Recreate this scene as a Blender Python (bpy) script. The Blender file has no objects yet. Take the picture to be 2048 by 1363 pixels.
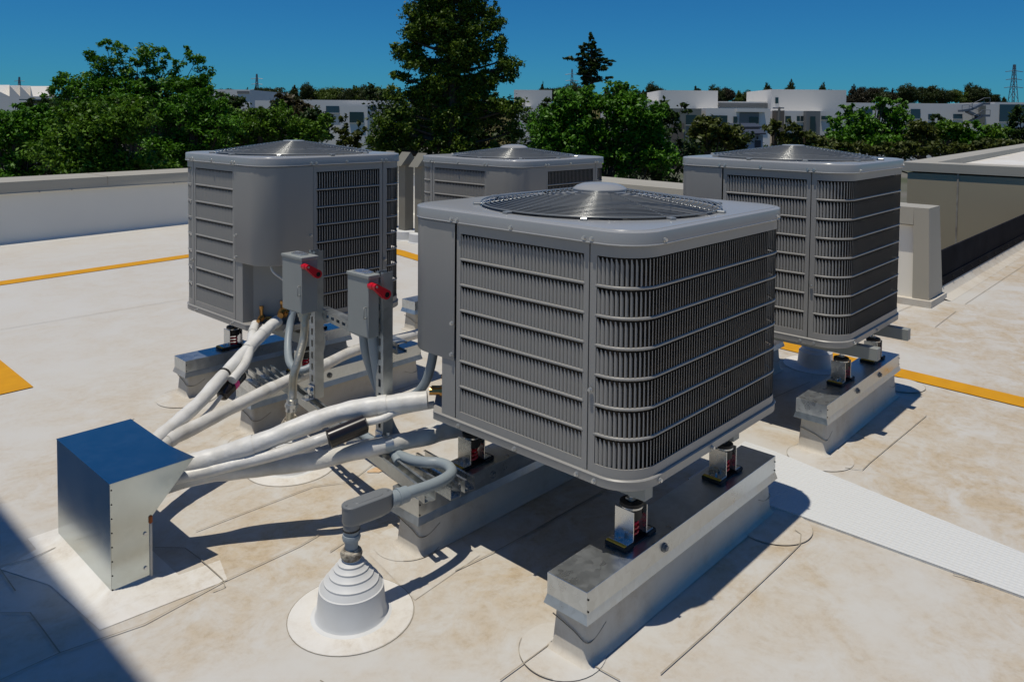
import bpy, bmesh, math, random
import numpy as np
from mathutils import Vector, Matrix
PI = math.pi
SC = bpy.context.scene
COL = SC.collection
rng = random.Random(7)

# ------------------------------------------------------------------ camera model (fitted to the place)
F, CX, CY = 1553.57, 1038.67, 302.98
PITCH, ROLL, YAW, CAMH = 0.0455, 0.0098, 0.7418, 1.4
_c, _s = math.cos(YAW), math.sin(YAW)
_fw = Vector((_c, _s, 0)); _rt = Vector((_s, -_c, 0)); _up = Vector((0, 0, 1))
_F = _fw * math.cos(PITCH) - _up * math.sin(PITCH)
_U = _fw * math.sin(PITCH) + _up * math.cos(PITCH)
_R = _rt * math.cos(ROLL) + _U * math.sin(ROLL)
_V = _U * math.cos(ROLL) - _rt * math.sin(ROLL)
CAM = Vector((0, 0, CAMH))
def ray(px, py): return _F + _R * ((px - CX) / F) - _V * ((py - CY) / F)
def W(px, py, z=0.0):                      # point of the ray at height z
    d = ray(px, py); return CAM + d * ((z - CAMH) / d.z)
def at(px, py, D):                         # point of the ray at forward distance D
    d = ray(px, py); return CAM + d * (D / (d.x * _c + d.y * _s))

# ------------------------------------------------------------------ helpers
def link(o, parent=None):
    COL.objects.link(o)
    if parent: o.parent = parent
    return o
def tag(o, label=None, cat=None, group=None, kind=None):
    if label: o['label'] = label
    if cat: o['category'] = cat
    if group: o['group'] = group
    if kind: o['kind'] = kind
    return o
def thing(name, label, cat, loc=(0, 0, 0), rz=0, group=None):
    o = bpy.data.objects.new(name, None); o.empty_display_size = .1
    o.location = loc; o.rotation_euler = (0, 0, rz)
    link(o); return tag(o, label, cat, group)
class MB:
    def __init__(s): s.bm = bmesh.new()
    def face(s, pts):
        return s.bm.faces.new([s.bm.verts.new(p) for p in pts])
    def box(s, x0, x1, y0, y1, z0, z1, bev=0.0, M=None, seg=1):
        t = bmesh.new(); bmesh.ops.create_cube(t, size=1)
        for v in t.verts:
            v.co = Vector((x0 + (v.co.x + .5) * (x1 - x0), y0 + (v.co.y + .5) * (y1 - y0), z0 + (v.co.z + .5) * (z1 - z0)))
        if bev: bmesh.ops.bevel(t, geom=t.edges[:], offset=bev, segments=seg, affect='EDGES', profile=.5)
        s.merge(t, M)
        return s
    def merge(s, t, M=None):
        mp = {}
        for v in t.verts: mp[v] = s.bm.verts.new(M @ v.co if M else v.co)
        for f in t.faces:
            try: s.bm.faces.new([mp[v] for v in f.verts])
            except ValueError: pass
        t.free()
    def rings(s, rs, close=True, cap0=False, cap1=False):
        R = [[s.bm.verts.new(p) for p in r] for r in rs]
        n = len(R[0])
        for a, b in zip(R, R[1:]):
            for i in range(n if close else n - 1):
                j = (i + 1) % n
                s.bm.faces.new((a[i], a[j], b[j], b[i]))
        if cap0: s.bm.faces.new(R[0][::-1])
        if cap1: s.bm.faces.new(R[-1])
        return s
    def lathe(s, prof, n=32, c=(0, 0), cap0=False, cap1=False, M=None):
        rs = []
        for r, z in prof:
            rs.append([Vector((c[0] + r * math.cos(2 * PI * i / n), c[1] + r * math.sin(2 * PI * i / n), z)) for i in range(n)])
        if M: rs = [[M @ p for p in r] for r in rs]
        return s.rings(rs, True, cap0, cap1)
    def tube(s, pts, r, n=10, cap=True, smooth=6):
        pts = [Vector(p) for p in pts]
        if smooth and len(pts) > 2: pts = catmull(pts, smooth)
        rr = r if callable(r) else (lambda t: r)
        rs = []; N = len(pts)
        T = [(pts[min(i + 1, N - 1)] - pts[max(i - 1, 0)]).normalized() for i in range(N)]
        up = Vector((0, 0, 1)) if abs(T[0].z) < .9 else Vector((1, 0, 0))
        a = T[0].cross(up).normalized()
        for i in range(N):
            a = (a - T[i] * a.dot(T[i])).normalized(); b = T[i].cross(a)
            q = rr(i / max(1, N - 1))
            rs.append([pts[i] + (a * math.cos(2 * PI * k / n) + b * math.sin(2 * PI * k / n)) * q for k in range(n)])
        return s.rings(rs, True, cap, cap)
    def prism(s, poly, z0, z1):
        return s.rings([[Vector((x, y, z0)) for x, y in poly], [Vector((x, y, z1)) for x, y in poly]], True, True, True)
    def sheet(s, pts, z=None):
        s.bm.faces.new([s.bm.verts.new(Vector((p[0], p[1], z if z is not None else p[2]))) for p in pts]); return s
    def strip(s, pts, w, z):
        pts = [Vector((p[0], p[1], 0)) for p in pts]
        L = []; Rr = []
        for i, p in enumerate(pts):
            t = (pts[min(i + 1, len(pts) - 1)] - pts[max(i - 1, 0)]).normalized(); nn = Vector((-t.y, t.x, 0))
            L.append(s.bm.verts.new((*(p + nn * w / 2).xy, z))); Rr.append(s.bm.verts.new((*(p - nn * w / 2).xy, z)))
        for i in range(len(pts) - 1): s.bm.faces.new((Rr[i], Rr[i + 1], L[i + 1], L[i]))
        return s
    def build(s, name, mat, parent=None, sharp=35, recalc=True):
        if recalc: bmesh.ops.recalc_face_normals(s.bm, faces=s.bm.faces[:])
        me = bpy.data.meshes.new(name); s.bm.to_mesh(me); s.bm.free()
        me.materials.append(mat)
        if len(me.polygons):
            me.polygons.foreach_set('use_smooth', [True] * len(me.polygons))
            me.set_sharp_from_angle(angle=math.radians(sharp))
        return link(bpy.data.objects.new(name, me), parent)
def catmull(p, k):
    out = []
    q = [p[0] * 2 - p[1]] + p + [p[-1] * 2 - p[-2]]
    for i in range(1, len(q) - 2):
        for j in range(k):
            t = j / k; a, b, c, d = q[i - 1], q[i], q[i + 1], q[i + 2]
            out.append(.5 * (2 * b + (c - a) * t + (2 * a - 5 * b + 4 * c - d) * t * t + (3 * b - a - 3 * c + d) * t ** 3))
    out.append(p[-1].copy()); return out
def copy_tree(o, parent=None):
    c = o.copy(); COL.objects.link(c)
    c.parent = parent
    for ch in list(o.children): copy_tree(ch, c)
    return c

# ------------------------------------------------------------------ materials
def mat(name, col, rough=.6, metal=0.0, spec=.5, noise=None, bump=None, coat=0):
    m = bpy.data.materials.new(name); m.use_nodes = True
    nt = m.node_tree; b = nt.nodes['Principled BSDF']
    b.inputs['Base Color'].default_value = (*col, 1); b.inputs['Roughness'].default_value = rough
    b.inputs['Metallic'].default_value = metal; b.inputs['Specular IOR Level'].default_value = spec
    b.inputs['Coat Weight'].default_value = coat
    if noise:                                 # (scale, amount, second colour)
        tc = nt.nodes.new('ShaderNodeTexCoord'); n = nt.nodes.new('ShaderNodeTexNoise')
        n.inputs['Scale'].default_value = noise[0]; n.inputs['Detail'].default_value = 6
        nt.links.new(tc.outputs['Object'], n.inputs['Vector'])
        r = nt.nodes.new('ShaderNodeValToRGB'); r.color_ramp.elements[0].position = .5 - noise[1]; r.color_ramp.elements[1].position = .5 + noise[1]
        r.color_ramp.elements[0].color = (*noise[2], 1); r.color_ramp.elements[1].color = (*col, 1)
        nt.links.new(n.outputs['Fac'], r.inputs['Fac']); nt.links.new(r.outputs['Color'], b.inputs['Base Color'])
    if bump:                                  # (scale, strength)
        tc = nt.nodes.new('ShaderNodeTexCoord'); n = nt.nodes.new('ShaderNodeTexNoise')
        n.inputs['Scale'].default_value = bump[0]; n.inputs['Detail'].default_value = 4
        nt.links.new(tc.outputs['Object'], n.inputs['Vector'])
        bp = nt.nodes.new('ShaderNodeBump'); bp.inputs['Strength'].default_value = bump[1]; bp.inputs['Distance'].default_value = .01
        nt.links.new(n.outputs['Fac'], bp.inputs['Height']); nt.links.new(bp.outputs['Normal'], b.inputs['Normal'])
    return m
def galvanised(name, col=(.60, .63, .64), rough=.30, metal=.9, lo_=.74, rv=1.0):
    m = bpy.data.materials.new(name); m.use_nodes = True; nt = m.node_tree; b = nt.nodes['Principled BSDF']
    b.inputs['Metallic'].default_value = metal
    tc = nt.nodes.new('ShaderNodeTexCoord')
    v = nt.nodes.new('ShaderNodeTexVoronoi'); v.inputs['Scale'].default_value = 55
    n = nt.nodes.new('ShaderNodeTexNoise'); n.inputs['Scale'].default_value = 7; n.inputs['Detail'].default_value = 8; n.inputs['Roughness'].default_value = .65
    for q in (v, n): nt.links.new(tc.outputs['Object'], q.inputs['Vector'])
    mx = nt.nodes.new('ShaderNodeMath'); mx.operation = 'MULTIPLY_ADD'; mx.inputs[1].default_value = .22
    sep = nt.nodes.new('ShaderNodeSeparateColor'); nt.links.new(v.outputs['Color'], sep.inputs['Color'])
    nt.links.new(sep.outputs['Red'], mx.inputs[0]); nt.links.new(n.outputs['Fac'], mx.inputs[2])
    r = nt.nodes.new('ShaderNodeValToRGB'); r.color_ramp.elements[0].position = .3; r.color_ramp.elements[1].position = .8
    r.color_ramp.elements[0].color = (*[c * lo_ for c in col], 1); r.color_ramp.elements[1].color = (*col, 1)
    nt.links.new(mx.outputs[0], r.inputs['Fac']); nt.links.new(r.outputs['Color'], b.inputs['Base Color'])
    rr = nt.nodes.new('ShaderNodeMapRange'); rr.inputs['From Min'].default_value = .3; rr.inputs['From Max'].default_value = .8
    rr.inputs['To Min'].default_value = rough - .08 * rv; rr.inputs['To Max'].default_value = rough + .12 * rv
    nt.links.new(mx.outputs[0], rr.inputs['Value']); nt.links.new(rr.outputs['Result'], b.inputs['Roughness'])
    return m
def membrane(name, white=(.52, .51, .48), tan=(.455, .36, .235), amount=1.0, far_clean=True):
    m = bpy.data.materials.new(name); m.use_nodes = True; nt = m.node_tree; L = nt.links; b = nt.nodes['Principled BSDF']
    b.inputs['Roughness'].default_value = .62; b.inputs['Specular IOR Level'].default_value = .25
    tc = nt.nodes.new('ShaderNodeTexCoord')
    def nz(scale, det, rough=.6, dist=0.0):
        n = nt.nodes.new('ShaderNodeTexNoise'); n.inputs['Scale'].default_value = scale; n.inputs['Detail'].default_value = det
        n.inputs['Roughness'].default_value = rough; n.inputs['Distortion'].default_value = dist
        L.new(tc.outputs['Object'], n.inputs['Vector']); return n.outputs['Fac']
    def ramp(x, a, c):
        r = nt.nodes.new('ShaderNodeMapRange'); r.inputs['From Min'].default_value = a; r.inputs['From Max'].default_value = c
        r.interpolation_type = 'SMOOTHSTEP'; L.new(x, r.inputs['Value']); return r.outputs['Result']
    def mul(x, y):
        q = nt.nodes.new('ShaderNodeMath'); q.operation = 'MULTIPLY'
        for i, w in enumerate((x, y)):
            if isinstance(w, float): q.inputs[i].default_value = w
            else: L.new(w, q.inputs[i])
        return q.outputs[0]
    big = ramp(nz(1.0, 5, .62, .6), .30, .60); mid = ramp(nz(5.5, 9, .74, .5), .30, .66); fine = ramp(nz(30, 9, .78, .3), .42, .70)
    dirt = mul(big, mid)
    if far_clean:                              # older dirty membrane in front, cleaner sheets further back
        sx = nt.nodes.new('ShaderNodeSeparateXYZ'); L.new(tc.outputs['Object'], sx.inputs[0])
        g = nt.nodes.new('ShaderNodeMapRange'); g.inputs['From Min'].default_value = 4.6; g.inputs['From Max'].default_value = 2.2
        g.inputs['To Min'].default_value = .3; g.inputs['To Max'].default_value = 1; L.new(sx.outputs['Y'], g.inputs['Value'])
        dirt = mul(dirt, g.outputs['Result'])
    mx = nt.nodes.new('ShaderNodeMix'); mx.data_type = 'RGBA'; mx.inputs['A'].default_value = (*white, 1); mx.inputs['B'].default_value = (*tan, 1)
    L.new(mul(dirt, .88 * amount), mx.inputs['Factor'])
    m2 = nt.nodes.new('ShaderNodeMix'); m2.data_type = 'RGBA'; m2.inputs['B'].default_value = (.33, .255, .165, 1)
    L.new(mx.outputs['Result'], m2.inputs['A']); L.new(mul(mul(fine, dirt), .75 * amount), m2.inputs['Factor'])
    L.new(m2.outputs['Result'], b.inputs['Base Color'])
    bp = nt.nodes.new('ShaderNodeBump'); bp.inputs['Strength'].default_value = .12; bp.inputs['Distance'].default_value = .02
    L.new(nz(3.0, 5, .5), bp.inputs['Height']); L.new(bp.outputs['Normal'], b.inputs['Normal'])
    return m
def leaf_mat(name, a, b_, trans=.25):
    m = bpy.data.materials.new(name); m.use_nodes = True; nt = m.node_tree; L = nt.links
    out = nt.nodes['Material Output']; p = nt.nodes['Principled BSDF']
    g = nt.nodes.new('ShaderNodeNewGeometry'); r = nt.nodes.new('ShaderNodeValToRGB')
    r.color_ramp.elements[0].color = (*a, 1); r.color_ramp.elements[1].color = (*b_, 1)
    L.new(g.outputs['Random Per Island'], r.inputs['Fac']); L.new(r.outputs['Color'], p.inputs['Base Color'])
    p.inputs['Roughness'].default_value = .5; p.inputs['Specular IOR Level'].default_value = .25
    t = nt.nodes.new('ShaderNodeBsdfTranslucent'); L.new(r.outputs['Color'], t.inputs['Color'])
    mx = nt.nodes.new('ShaderNodeMixShader'); mx.inputs['Fac'].default_value = trans
    L.new(p.outputs[0], mx.inputs[1]); L.new(t.outputs[0], mx.inputs[2]); L.new(mx.outputs[0], out.inputs['Surface'])
    return m
M = {}
M['paint'] = mat('grey_paint', (.30, .292, .272), .40, 0, .5, noise=(2.2, .3, (.262, .255, .238)))
M['lid'] = mat('lid_paint', (.31, .315, .315), .26, 0, .6, noise=(2.5, .3, (.285, .29, .29)))
M['slat'] = mat('slat_paint', (.29, .28, .258), .45, 0, .4)
M['dark'] = mat('dark_gap', (.012, .012, .012), .8, 0, .2)
M['coil'] = mat('coil_fins', (.028, .022, .016), .55, .3, .4)
M['fan'] = mat('fan_dark', (.03, .033, .036), .5, 0, .4)
M['wire'] = mat('guard_wire', (.26, .27, .27), .24, .3, .6)
M['screw'] = mat('screw_steel', (.58, .58, .56), .32, .8)
M['galv'] = galvanised('galvanised_steel')
M['hood'] = galvanised('hood_steel', (.53, .57, .555), .19, 1.0, .90, .3)
M['galvd'] = galvanised('strut_steel', (.52, .55, .55), .36)
M['flash'] = galvanised('bright_galvanised', (.66, .68, .68), .22)
M['rubber'] = mat('black_rubber', (.013, .013, .013), .6, 0, .4)
M['yelrub'] = mat('yellow_edge', (.55, .32, .02), .6)
M['red'] = mat('red_plastic', (.55, .006, .018), .35, 0, .5)
M['box'] = mat('enclosure_paint', (.27, .285, .27), .45, 0, .4, noise=(6, .3, (.25, .262, .25)))
M['conduit'] = mat('grey_conduit', (.25, .29, .31), .45, 0, .4)
M['lb'] = mat('grey_plastic', (.16, .17, .175), .4, 0, .5)
M['emt'] = mat('flexible_metal', (.42, .40, .33), .4, .7, .5, bump=(60, .3))
M['brass'] = mat('brass', (.50, .27, .09), .3, 1)
M['brass2'] = mat('brass_cap', (.52, .24, .05), .38, .9)
M['pipewrap'] = mat('white_pipe_wrap', (.68, .675, .65), .45, 0, .4, noise=(18, .22, (.57, .555, .51)), bump=(26, .35))
M['pipewrap2'] = mat('grey_white_wrap', (.66, .65, .62), .4, 0, .4, noise=(14, .2, (.5, .48, .43)), bump=(24, .45))
M['drier'] = mat('black_drier', (.014, .011, .010), .22, 0, .5)
M['pink'] = mat('pink_tag', (.75, .05, .25), .5)
M['boot'] = mat('white_boot', (.62, .63, .63), .5, 0, .3, noise=(9, .25, (.55, .55, .53)))
M['mastic'] = mat('dirty_sealant', (.48, .43, .34), .7, 0, .3, noise=(60, .15, (.10, .08, .06)), bump=(70, .8))
M['roof'] = membrane('roof_membrane')
M['curb'] = membrane('curb_membrane', (.58, .545, .475), (.47, .40, .31), .8, False)
M['patch'] = membrane('patch_membrane', (.66, .65, .62), (.52, .45, .34), .6, False)
M['wallmem'] = mat('wall_membrane', (.84, .80, .70), .6, 0, .3, noise=(1.2, .35, (.74, .705, .62)))
M['seam'] = mat('seam_line', (.22, .19, .15), .8, 0, .1, noise=(7, .2, (.42, .38, .30)))  # mottled dark tone of membrane seams, laps and joints
M['rust'] = mat('rust', (.35, .09, .015), .8)
M['yellow'] = mat('yellow_paint', (.62, .30, .008), .7, 0, .2, noise=(10, .3, (.50, .23, .008)))
M['coping'] = mat('coping_metal', (.40, .375, .31), .5, 0, .4, noise=(2, .4, (.36, .335, .275)))
M['duct'] = mat('vent_duct_paint', (.20, .195, .16), .55, 0, .3, noise=(5, .3, (.175, .165, .135)))
M['beige'] = mat('beige_wall', (.40, .34, .225), .6, 0, .15, noise=(1.5, .4, (.355, .30, .20)))
M['darkmetal'] = mat('dark_flashing', (.022, .023, .028), .85, 0, .04, noise=(4, .3, (.009, .009, .012)))
def pad_mat():
    m = mat('walkway_pad', (.60, .61, .60), .55, 0, .3); nt = m.node_tree; b = nt.nodes['Principled BSDF']
    tc = nt.nodes.new('ShaderNodeTexCoord'); v = nt.nodes.new('ShaderNodeTexVoronoi'); v.inputs['Scale'].default_value = 60
    v.inputs['Randomness'].default_value = .15
    bp = nt.nodes.new('ShaderNodeBump'); bp.inputs['Strength'].default_value = .9; bp.inputs['Distance'].default_value = .006
    nt.links.new(tc.outputs['Object'], v.inputs['Vector']); nt.links.new(v.outputs['Distance'], bp.inputs['Height']); nt.links.new(bp.outputs['Normal'], b.inputs['Normal'])
    return m
M['pad'] = pad_mat()

# ------------------------------------------------------------------ camera, sun, sky
cd = bpy.data.cameras.new('camera'); cam = bpy.data.objects.new('camera', cd); COL.objects.link(cam)
cam.matrix_world = Matrix(((_R.x, _V.x, -_F.x, CAM.x), (_R.y, _V.y, -_F.y, CAM.y), (_R.z, _V.z, -_F.z, CAM.z), (0, 0, 0, 1)))
cd.sensor_width = 36; cd.lens = 36 * F / 2048; cd.shift_x = -(CX - 1024) / 2048; cd.shift_y = -(681.5 - CY) / 2048
cd.clip_start = .05; cd.clip_end = 5000; SC.camera = cam
sv = Vector((-.205, .04, 1)).normalized()
sd = bpy.data.lights.new('sun', 'SUN'); sd.energy = 3.55; sd.angle = math.radians(.53); sd.color = (1, .935, .82)
so = bpy.data.objects.new('sun', sd); COL.objects.link(so); so.rotation_euler = (-sv).to_track_quat('-Z', 'Y').to_euler(); so.location = (-3, 1, 12)
w = bpy.data.worlds.new('World'); SC.world = w; w.use_nodes = True; nt = w.node_tree
sky = nt.nodes.new('ShaderNodeTexSky'); sky.sky_type = 'NISHITA'; sky.sun_disc = False
sky.sun_elevation = math.asin(sv.z); sky.sun_rotation = math.atan2(sv.x, sv.y)
sky.air_density = 1.0; sky.dust_density = .0; sky.ozone_density = 2.0
hs = nt.nodes.new('ShaderNodeMix'); hs.data_type = 'RGBA'; hs.blend_type = 'MULTIPLY'; hs.inputs['Factor'].default_value = 1     # polarised deep blue air
hs.inputs['B'].default_value = (.12, .585, 1.04, 1)
nt.links.new(sky.outputs[0], hs.inputs['A']); nt.links.new(hs.outputs['Result'], nt.nodes['Background'].inputs['Color'])
nt.nodes['Background'].inputs['Strength'].default_value = .06
vs = SC.view_settings; vs.view_transform = 'Standard'; vs.look = 'None'; vs.exposure = 0; vs.gamma = 1
SC.cycles.use_denoising = True; SC.cycles.max_bounces = 8

# ------------------------------------------------------------------ roof deck
deck = MB(); deck.prism([(-6, -9), (16, -9), (16, 1.72), (6.75, 1.72), (7.35, 10.1), (-6, 8.9)], -.35, 0)
tag(deck.build('roof_deck', M['roof']), kind='structure')
g = MB(); g.sheet([(-1500, -1500), (2500, -1500), (2500, 2500), (-1500, 2500)], -6.5)
M['ground'] = mat('ground_mix', (.075, .085, .05), .9, 0, .2, noise=(.05, .12, (.16, .15, .135)))
tag(g.build('ground', M['ground']), kind='structure')

def seam(pts, w=.006, z=.0035):
    return [Vector(W(a, b)) for a, b in pts], w, z
SEAMS = [
    [(0, 660), (375, 598)], [(120, 1308), (289, 1250), (450, 1163), (600, 1093), (640, 1070)], [(392, 1064), (480, 1030), (627, 974), (700, 965), (745, 930)],
    [(1321, 1350), (1420, 1262), (1560, 1130), (1600, 1090), (1602, 1070), (1590, 1062)], [(1740, 926), (1800, 876), (1853, 832)], [(1740, 926), (1725, 941), (1690, 937)],
    [(1050, 1074), (1130, 1027), (1215, 978)], [(910, 1143), (1000, 1100), (1150, 1016), (1400, 880)], [(1930, 609), (2048, 531)], [(1870, 655), (1912, 623)],
    [(0, 496), (190, 476), (375, 451)], [(0, 1363), (60, 1335), (120, 1308)], [(60, 1227), (85, 1260), (120, 1308)], [(0, 1228), (62, 1228)], [(0, 1140), (31, 1184)],
    [(0, 1135), (60, 1120), (118, 1094)], [(310, 1097), (370, 1098), (400, 1120), (445, 1160), (450, 1175), (425, 1185)],
    [(1500, 700), (1600, 650)], [(1540, 800), (1620, 765)], [(1760, 640), (1850, 600)], [(700, 1400), (640, 1363)], [(1906, 1150), (2048, 1190)],
    [(480, 880), (420, 905)], [(1000, 1363), (1100, 1290)], [(660, 1105), (690, 1085)], [(1190, 1335), (1240, 1363)],
]
sm = MB()
for s_ in SEAMS: sm.strip([W(*q) for q in s_], .0034, .0056)
def ring_arc(m, c, r, a0, a1, w_=.005, z=.0045, n=24):
    m.strip([(c[0] + r * math.cos(a0 + (a1 - a0) * i / n), c[1] + r * math.sin(a0 + (a1 - a0) * i / n)) for i in range(n + 1)], w_, z)
PATCHES = [(W(1125, 1300), .115), (W(815, 1085), .11), (W(1545, 1050), .13), (W(1640, 915), .13), (W(500, 880), .13), (W(375, 795), .14), (W(1800, 770), .12), (W(505, 885), .10)]
pt = MB()
for c, r in PATCHES:
    pt.bm.faces.new([pt.bm.verts.new((c.x + r * math.cos(2 * PI * i / 36), c.y + r * math.sin(2 * PI * i / 36), .0030 + .00012 * len(pt.bm.faces))) for i in range(36)])
    ring_arc(sm, c, r, (a0_ := rng.uniform(0, 6)), a0_ + rng.uniform(1.4, 3.2), .0018, .0057)
for pl in ([(0, 1138), (95, 1086), (232, 1196), (330, 1160), (440, 1120), (455, 1160), (200, 1260), (100, 1170)],
           [(740, 1060), (850, 1116), (925, 1082), (960, 1110), (830, 1200), (740, 1110)], [(530, 895), (480, 865), (440, 880), (530, 940), (600, 935)]):
    pt.bm.faces.new([pt.bm.verts.new((*W(*q).xy, .0016 + .0001 * (len(pt.bm.faces) - len(PATCHES)))) for q in pl])
M['disc'] = membrane('patch_disc_membrane', (.545, .535, .505), (.47, .385, .27), .8, False)
pt.bm.faces.ensure_lookup_table(); me_ = pt.build('membrane_patches', M['disc']); me_.data.materials.append(M['patch']); me_.data.polygons[len(PATCHES)].material_index = 1
tag(me_, kind='structure')
tag(sm.build('membrane_seams', M['seam']), kind='structure')
yl = MB()
yl.sheet([(-.5, 7.04), (3.35, 7.39), (5.02, 7.54), (5.02, 7.71), (3.38, 7.56), (-.5, 7.21)], .004)
yl.sheet([(4.98, 7.54), (4.90, 6.25), (4.81, 5.72), (4.43, .70), (4.22, -2.5), (4.385, -2.5), (4.59, .72), (4.97, 5.75), (5.07, 6.25), (5.15, 7.56)], .0045)
yl.sheet([(1.045, 4.43), (1.205, 4.435), (1.235, 7.2), (1.07, 7.18)], .0045)
tag(yl.build('floor_marking', M['yellow']), kind='structure')
pd = MB(); pd.box(2.645, 2.645 + .3, -3, 1.10, 0.001, .008); 
pd.bm.free(); pd = MB(); pd.prism([(2.645, -3), (2.70, -3), (2.914, .44), (3.09, 1.36), (3.10, 1.5), (2.62, 1.5), (2.645, 1.10)], .0005, .008)
tag(pd.build('walkway', M['pad']), kind='structure')
ru = MB(); c = W(760, 938)
ru.bm.faces.new([ru.bm.verts.new((c.x + .045 * math.cos(t) * (1 + .3 * math.sin(3 * t)), c.y + .03 * math.sin(t) * (1 + .25 * math.cos(2 * t)), .003)) for t in [2 * PI * i / 24 for i in range(24)]])
M['ruststain'] = mat('rust_stain', (.55, .30, .12), .8, noise=(30, .2, (.60, .48, .33)))
tag(ru.build('rust_stain_on_roof', M['ruststain']), kind='structure')

# ------------------------------------------------------------------ condenser units
class Unit:
    def __init__(s, S, zb, zl, rg, rows, hub):
        s.S, s.zb, s.zl, s.rg, s.rows, s.hub = S, zb, zl, rg, rows, hub
        s.r = .11; s.a = S - 2 * s.r; s.q = PI * s.r / 2; s.T = 4 * (s.a + s.q)
    def P(s, t, off=0.0):
        """point and tangent of the rounded-square outline, counter-clockwise, control corner at the origin"""
        S, r, a, q = s.S, s.r, s.a, s.q
        t %= s.T; k = int(t // (a + q)); u = t - k * (a + q)
        if u <= a: x, y, tx, ty = r + u, -off, 1, 0
        else:
            f = (u - a) / r; x = S - r + (r + off) * math.sin(f); y = r - (r + off) * math.cos(f); tx, ty = math.cos(f), math.sin(f)
        for _ in range(k): x, y, tx, ty = S - y, x, -ty, tx
        return x, y, tx, ty
    def steps(s, a, b, d=.02):
        n = max(1, int(round((b - a) / d))); ts = [a + (b - a) * i / n for i in range(n + 1)]
        return ts
def wall_strip(m, U, t0, t1, z0, z1, off, thick=.004, d=.02):
    rs = []
    for t in U.steps(t0, t1, d):
        xo, yo, *_ = U.P(t, off); xi, yi, *_ = U.P(t, off - thick)
        rs.append([Vector((xo, yo, z0)), Vector((xo, yo, z1)), Vector((xi, yi, z1)), Vector((xi, yi, z0))])
    m.rings(rs, True, True, True)
def bar_strip(m, U, t0, t1, z, h, out, d=.02):
    rs = []
    for t in U.steps(t0, t1, d):
        ring = []
        for k in range(7):
            an = -PI / 2 + PI * k / 6
            x, y, *_ = U.P(t, -.002 + out * max(0, math.cos(an))); ring.append(Vector((x, y, z + h / 2 * math.sin(an))))
        x, y, *_ = U.P(t, -.006); ring += [Vector((x, y, z + h / 2)), Vector((x, y, z - h / 2))]
        rs.append(ring)
    m.rings(rs, True, True, True)
def slats(m, U, t0, t1, z0, z1, pitch=.0138, ang=-38):
    n = int(round((t1 - t0) / pitch)); p = (t1 - t0) / n; an = math.radians(ang); h = .0050
    for i in range(n):
        t = t0 + (i + .5) * p; x, y, tx, ty = U.P(t, -.005); nx, ny = ty, -tx
        dx, dy = math.cos(an) * tx + math.sin(an) * nx, math.cos(an) * ty + math.sin(an) * ny
        ex, ey = -dy, dx
        V = []
        for z, k in ((z0, 1), (z0 + .006, 1), (z1 - .022, 1), (z1 - .004, .25)):
            row = []
            for f, bow in ((-1, 0), (-.3, .0011), (.4, .0011), (1, 0)):
                ff = f if f < 0 else f * k - (1 - k)
                row.append(m.bm.verts.new((x + dx * h * ff - ex * bow, y + dy * h * ff - ey * bow, z)))
            p0 = row[0].co; row.insert(0, m.bm.verts.new((p0.x - tx * .0014, p0.y - ty * .0014, z)))
            V.append(row)
        for a, b in zip(V, V[1:]):
            for j in range(4): m.bm.faces.new((a[j], a[j + 1], b[j + 1], b[j]))
def louvre(U, t0, t1, parent, name, m0=.02, m1=.02):
    z0, z1 = U.zb + .03, U.zl - .001
    lz0, lz1 = U.zb + .058, U.zl - .034
    m = MB()
    wall_strip(m, U, t0, t1, lz1, z1, 0); wall_strip(m, U, t0, t1, z0, lz0, 0)
    wall_strip(m, U, t0, t0 + m0, lz0, lz1, 0); wall_strip(m, U, t1 - m1, t1, lz0, lz1, 0)
    p = (lz1 - lz0) / U.rows
    for k in range(1, U.rows): bar_strip(m, U, t0 + m0 - .004, t1 - m1 + .004, lz0 + k * p, .0082, .003)
    fr = m.build(name, M['paint'], parent)
    s_ = MB()
    for k in range(U.rows): slats(s_, U, t0 + m0, t1 - m1, lz0 + k * p + (.0045 if k else 0), lz0 + (k + 1) * p - (.005 if k < U.rows - 1 else 0))
    s_.build('slats', M['slat'], fr, sharp=60, recalc=False)
    return fr
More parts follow.
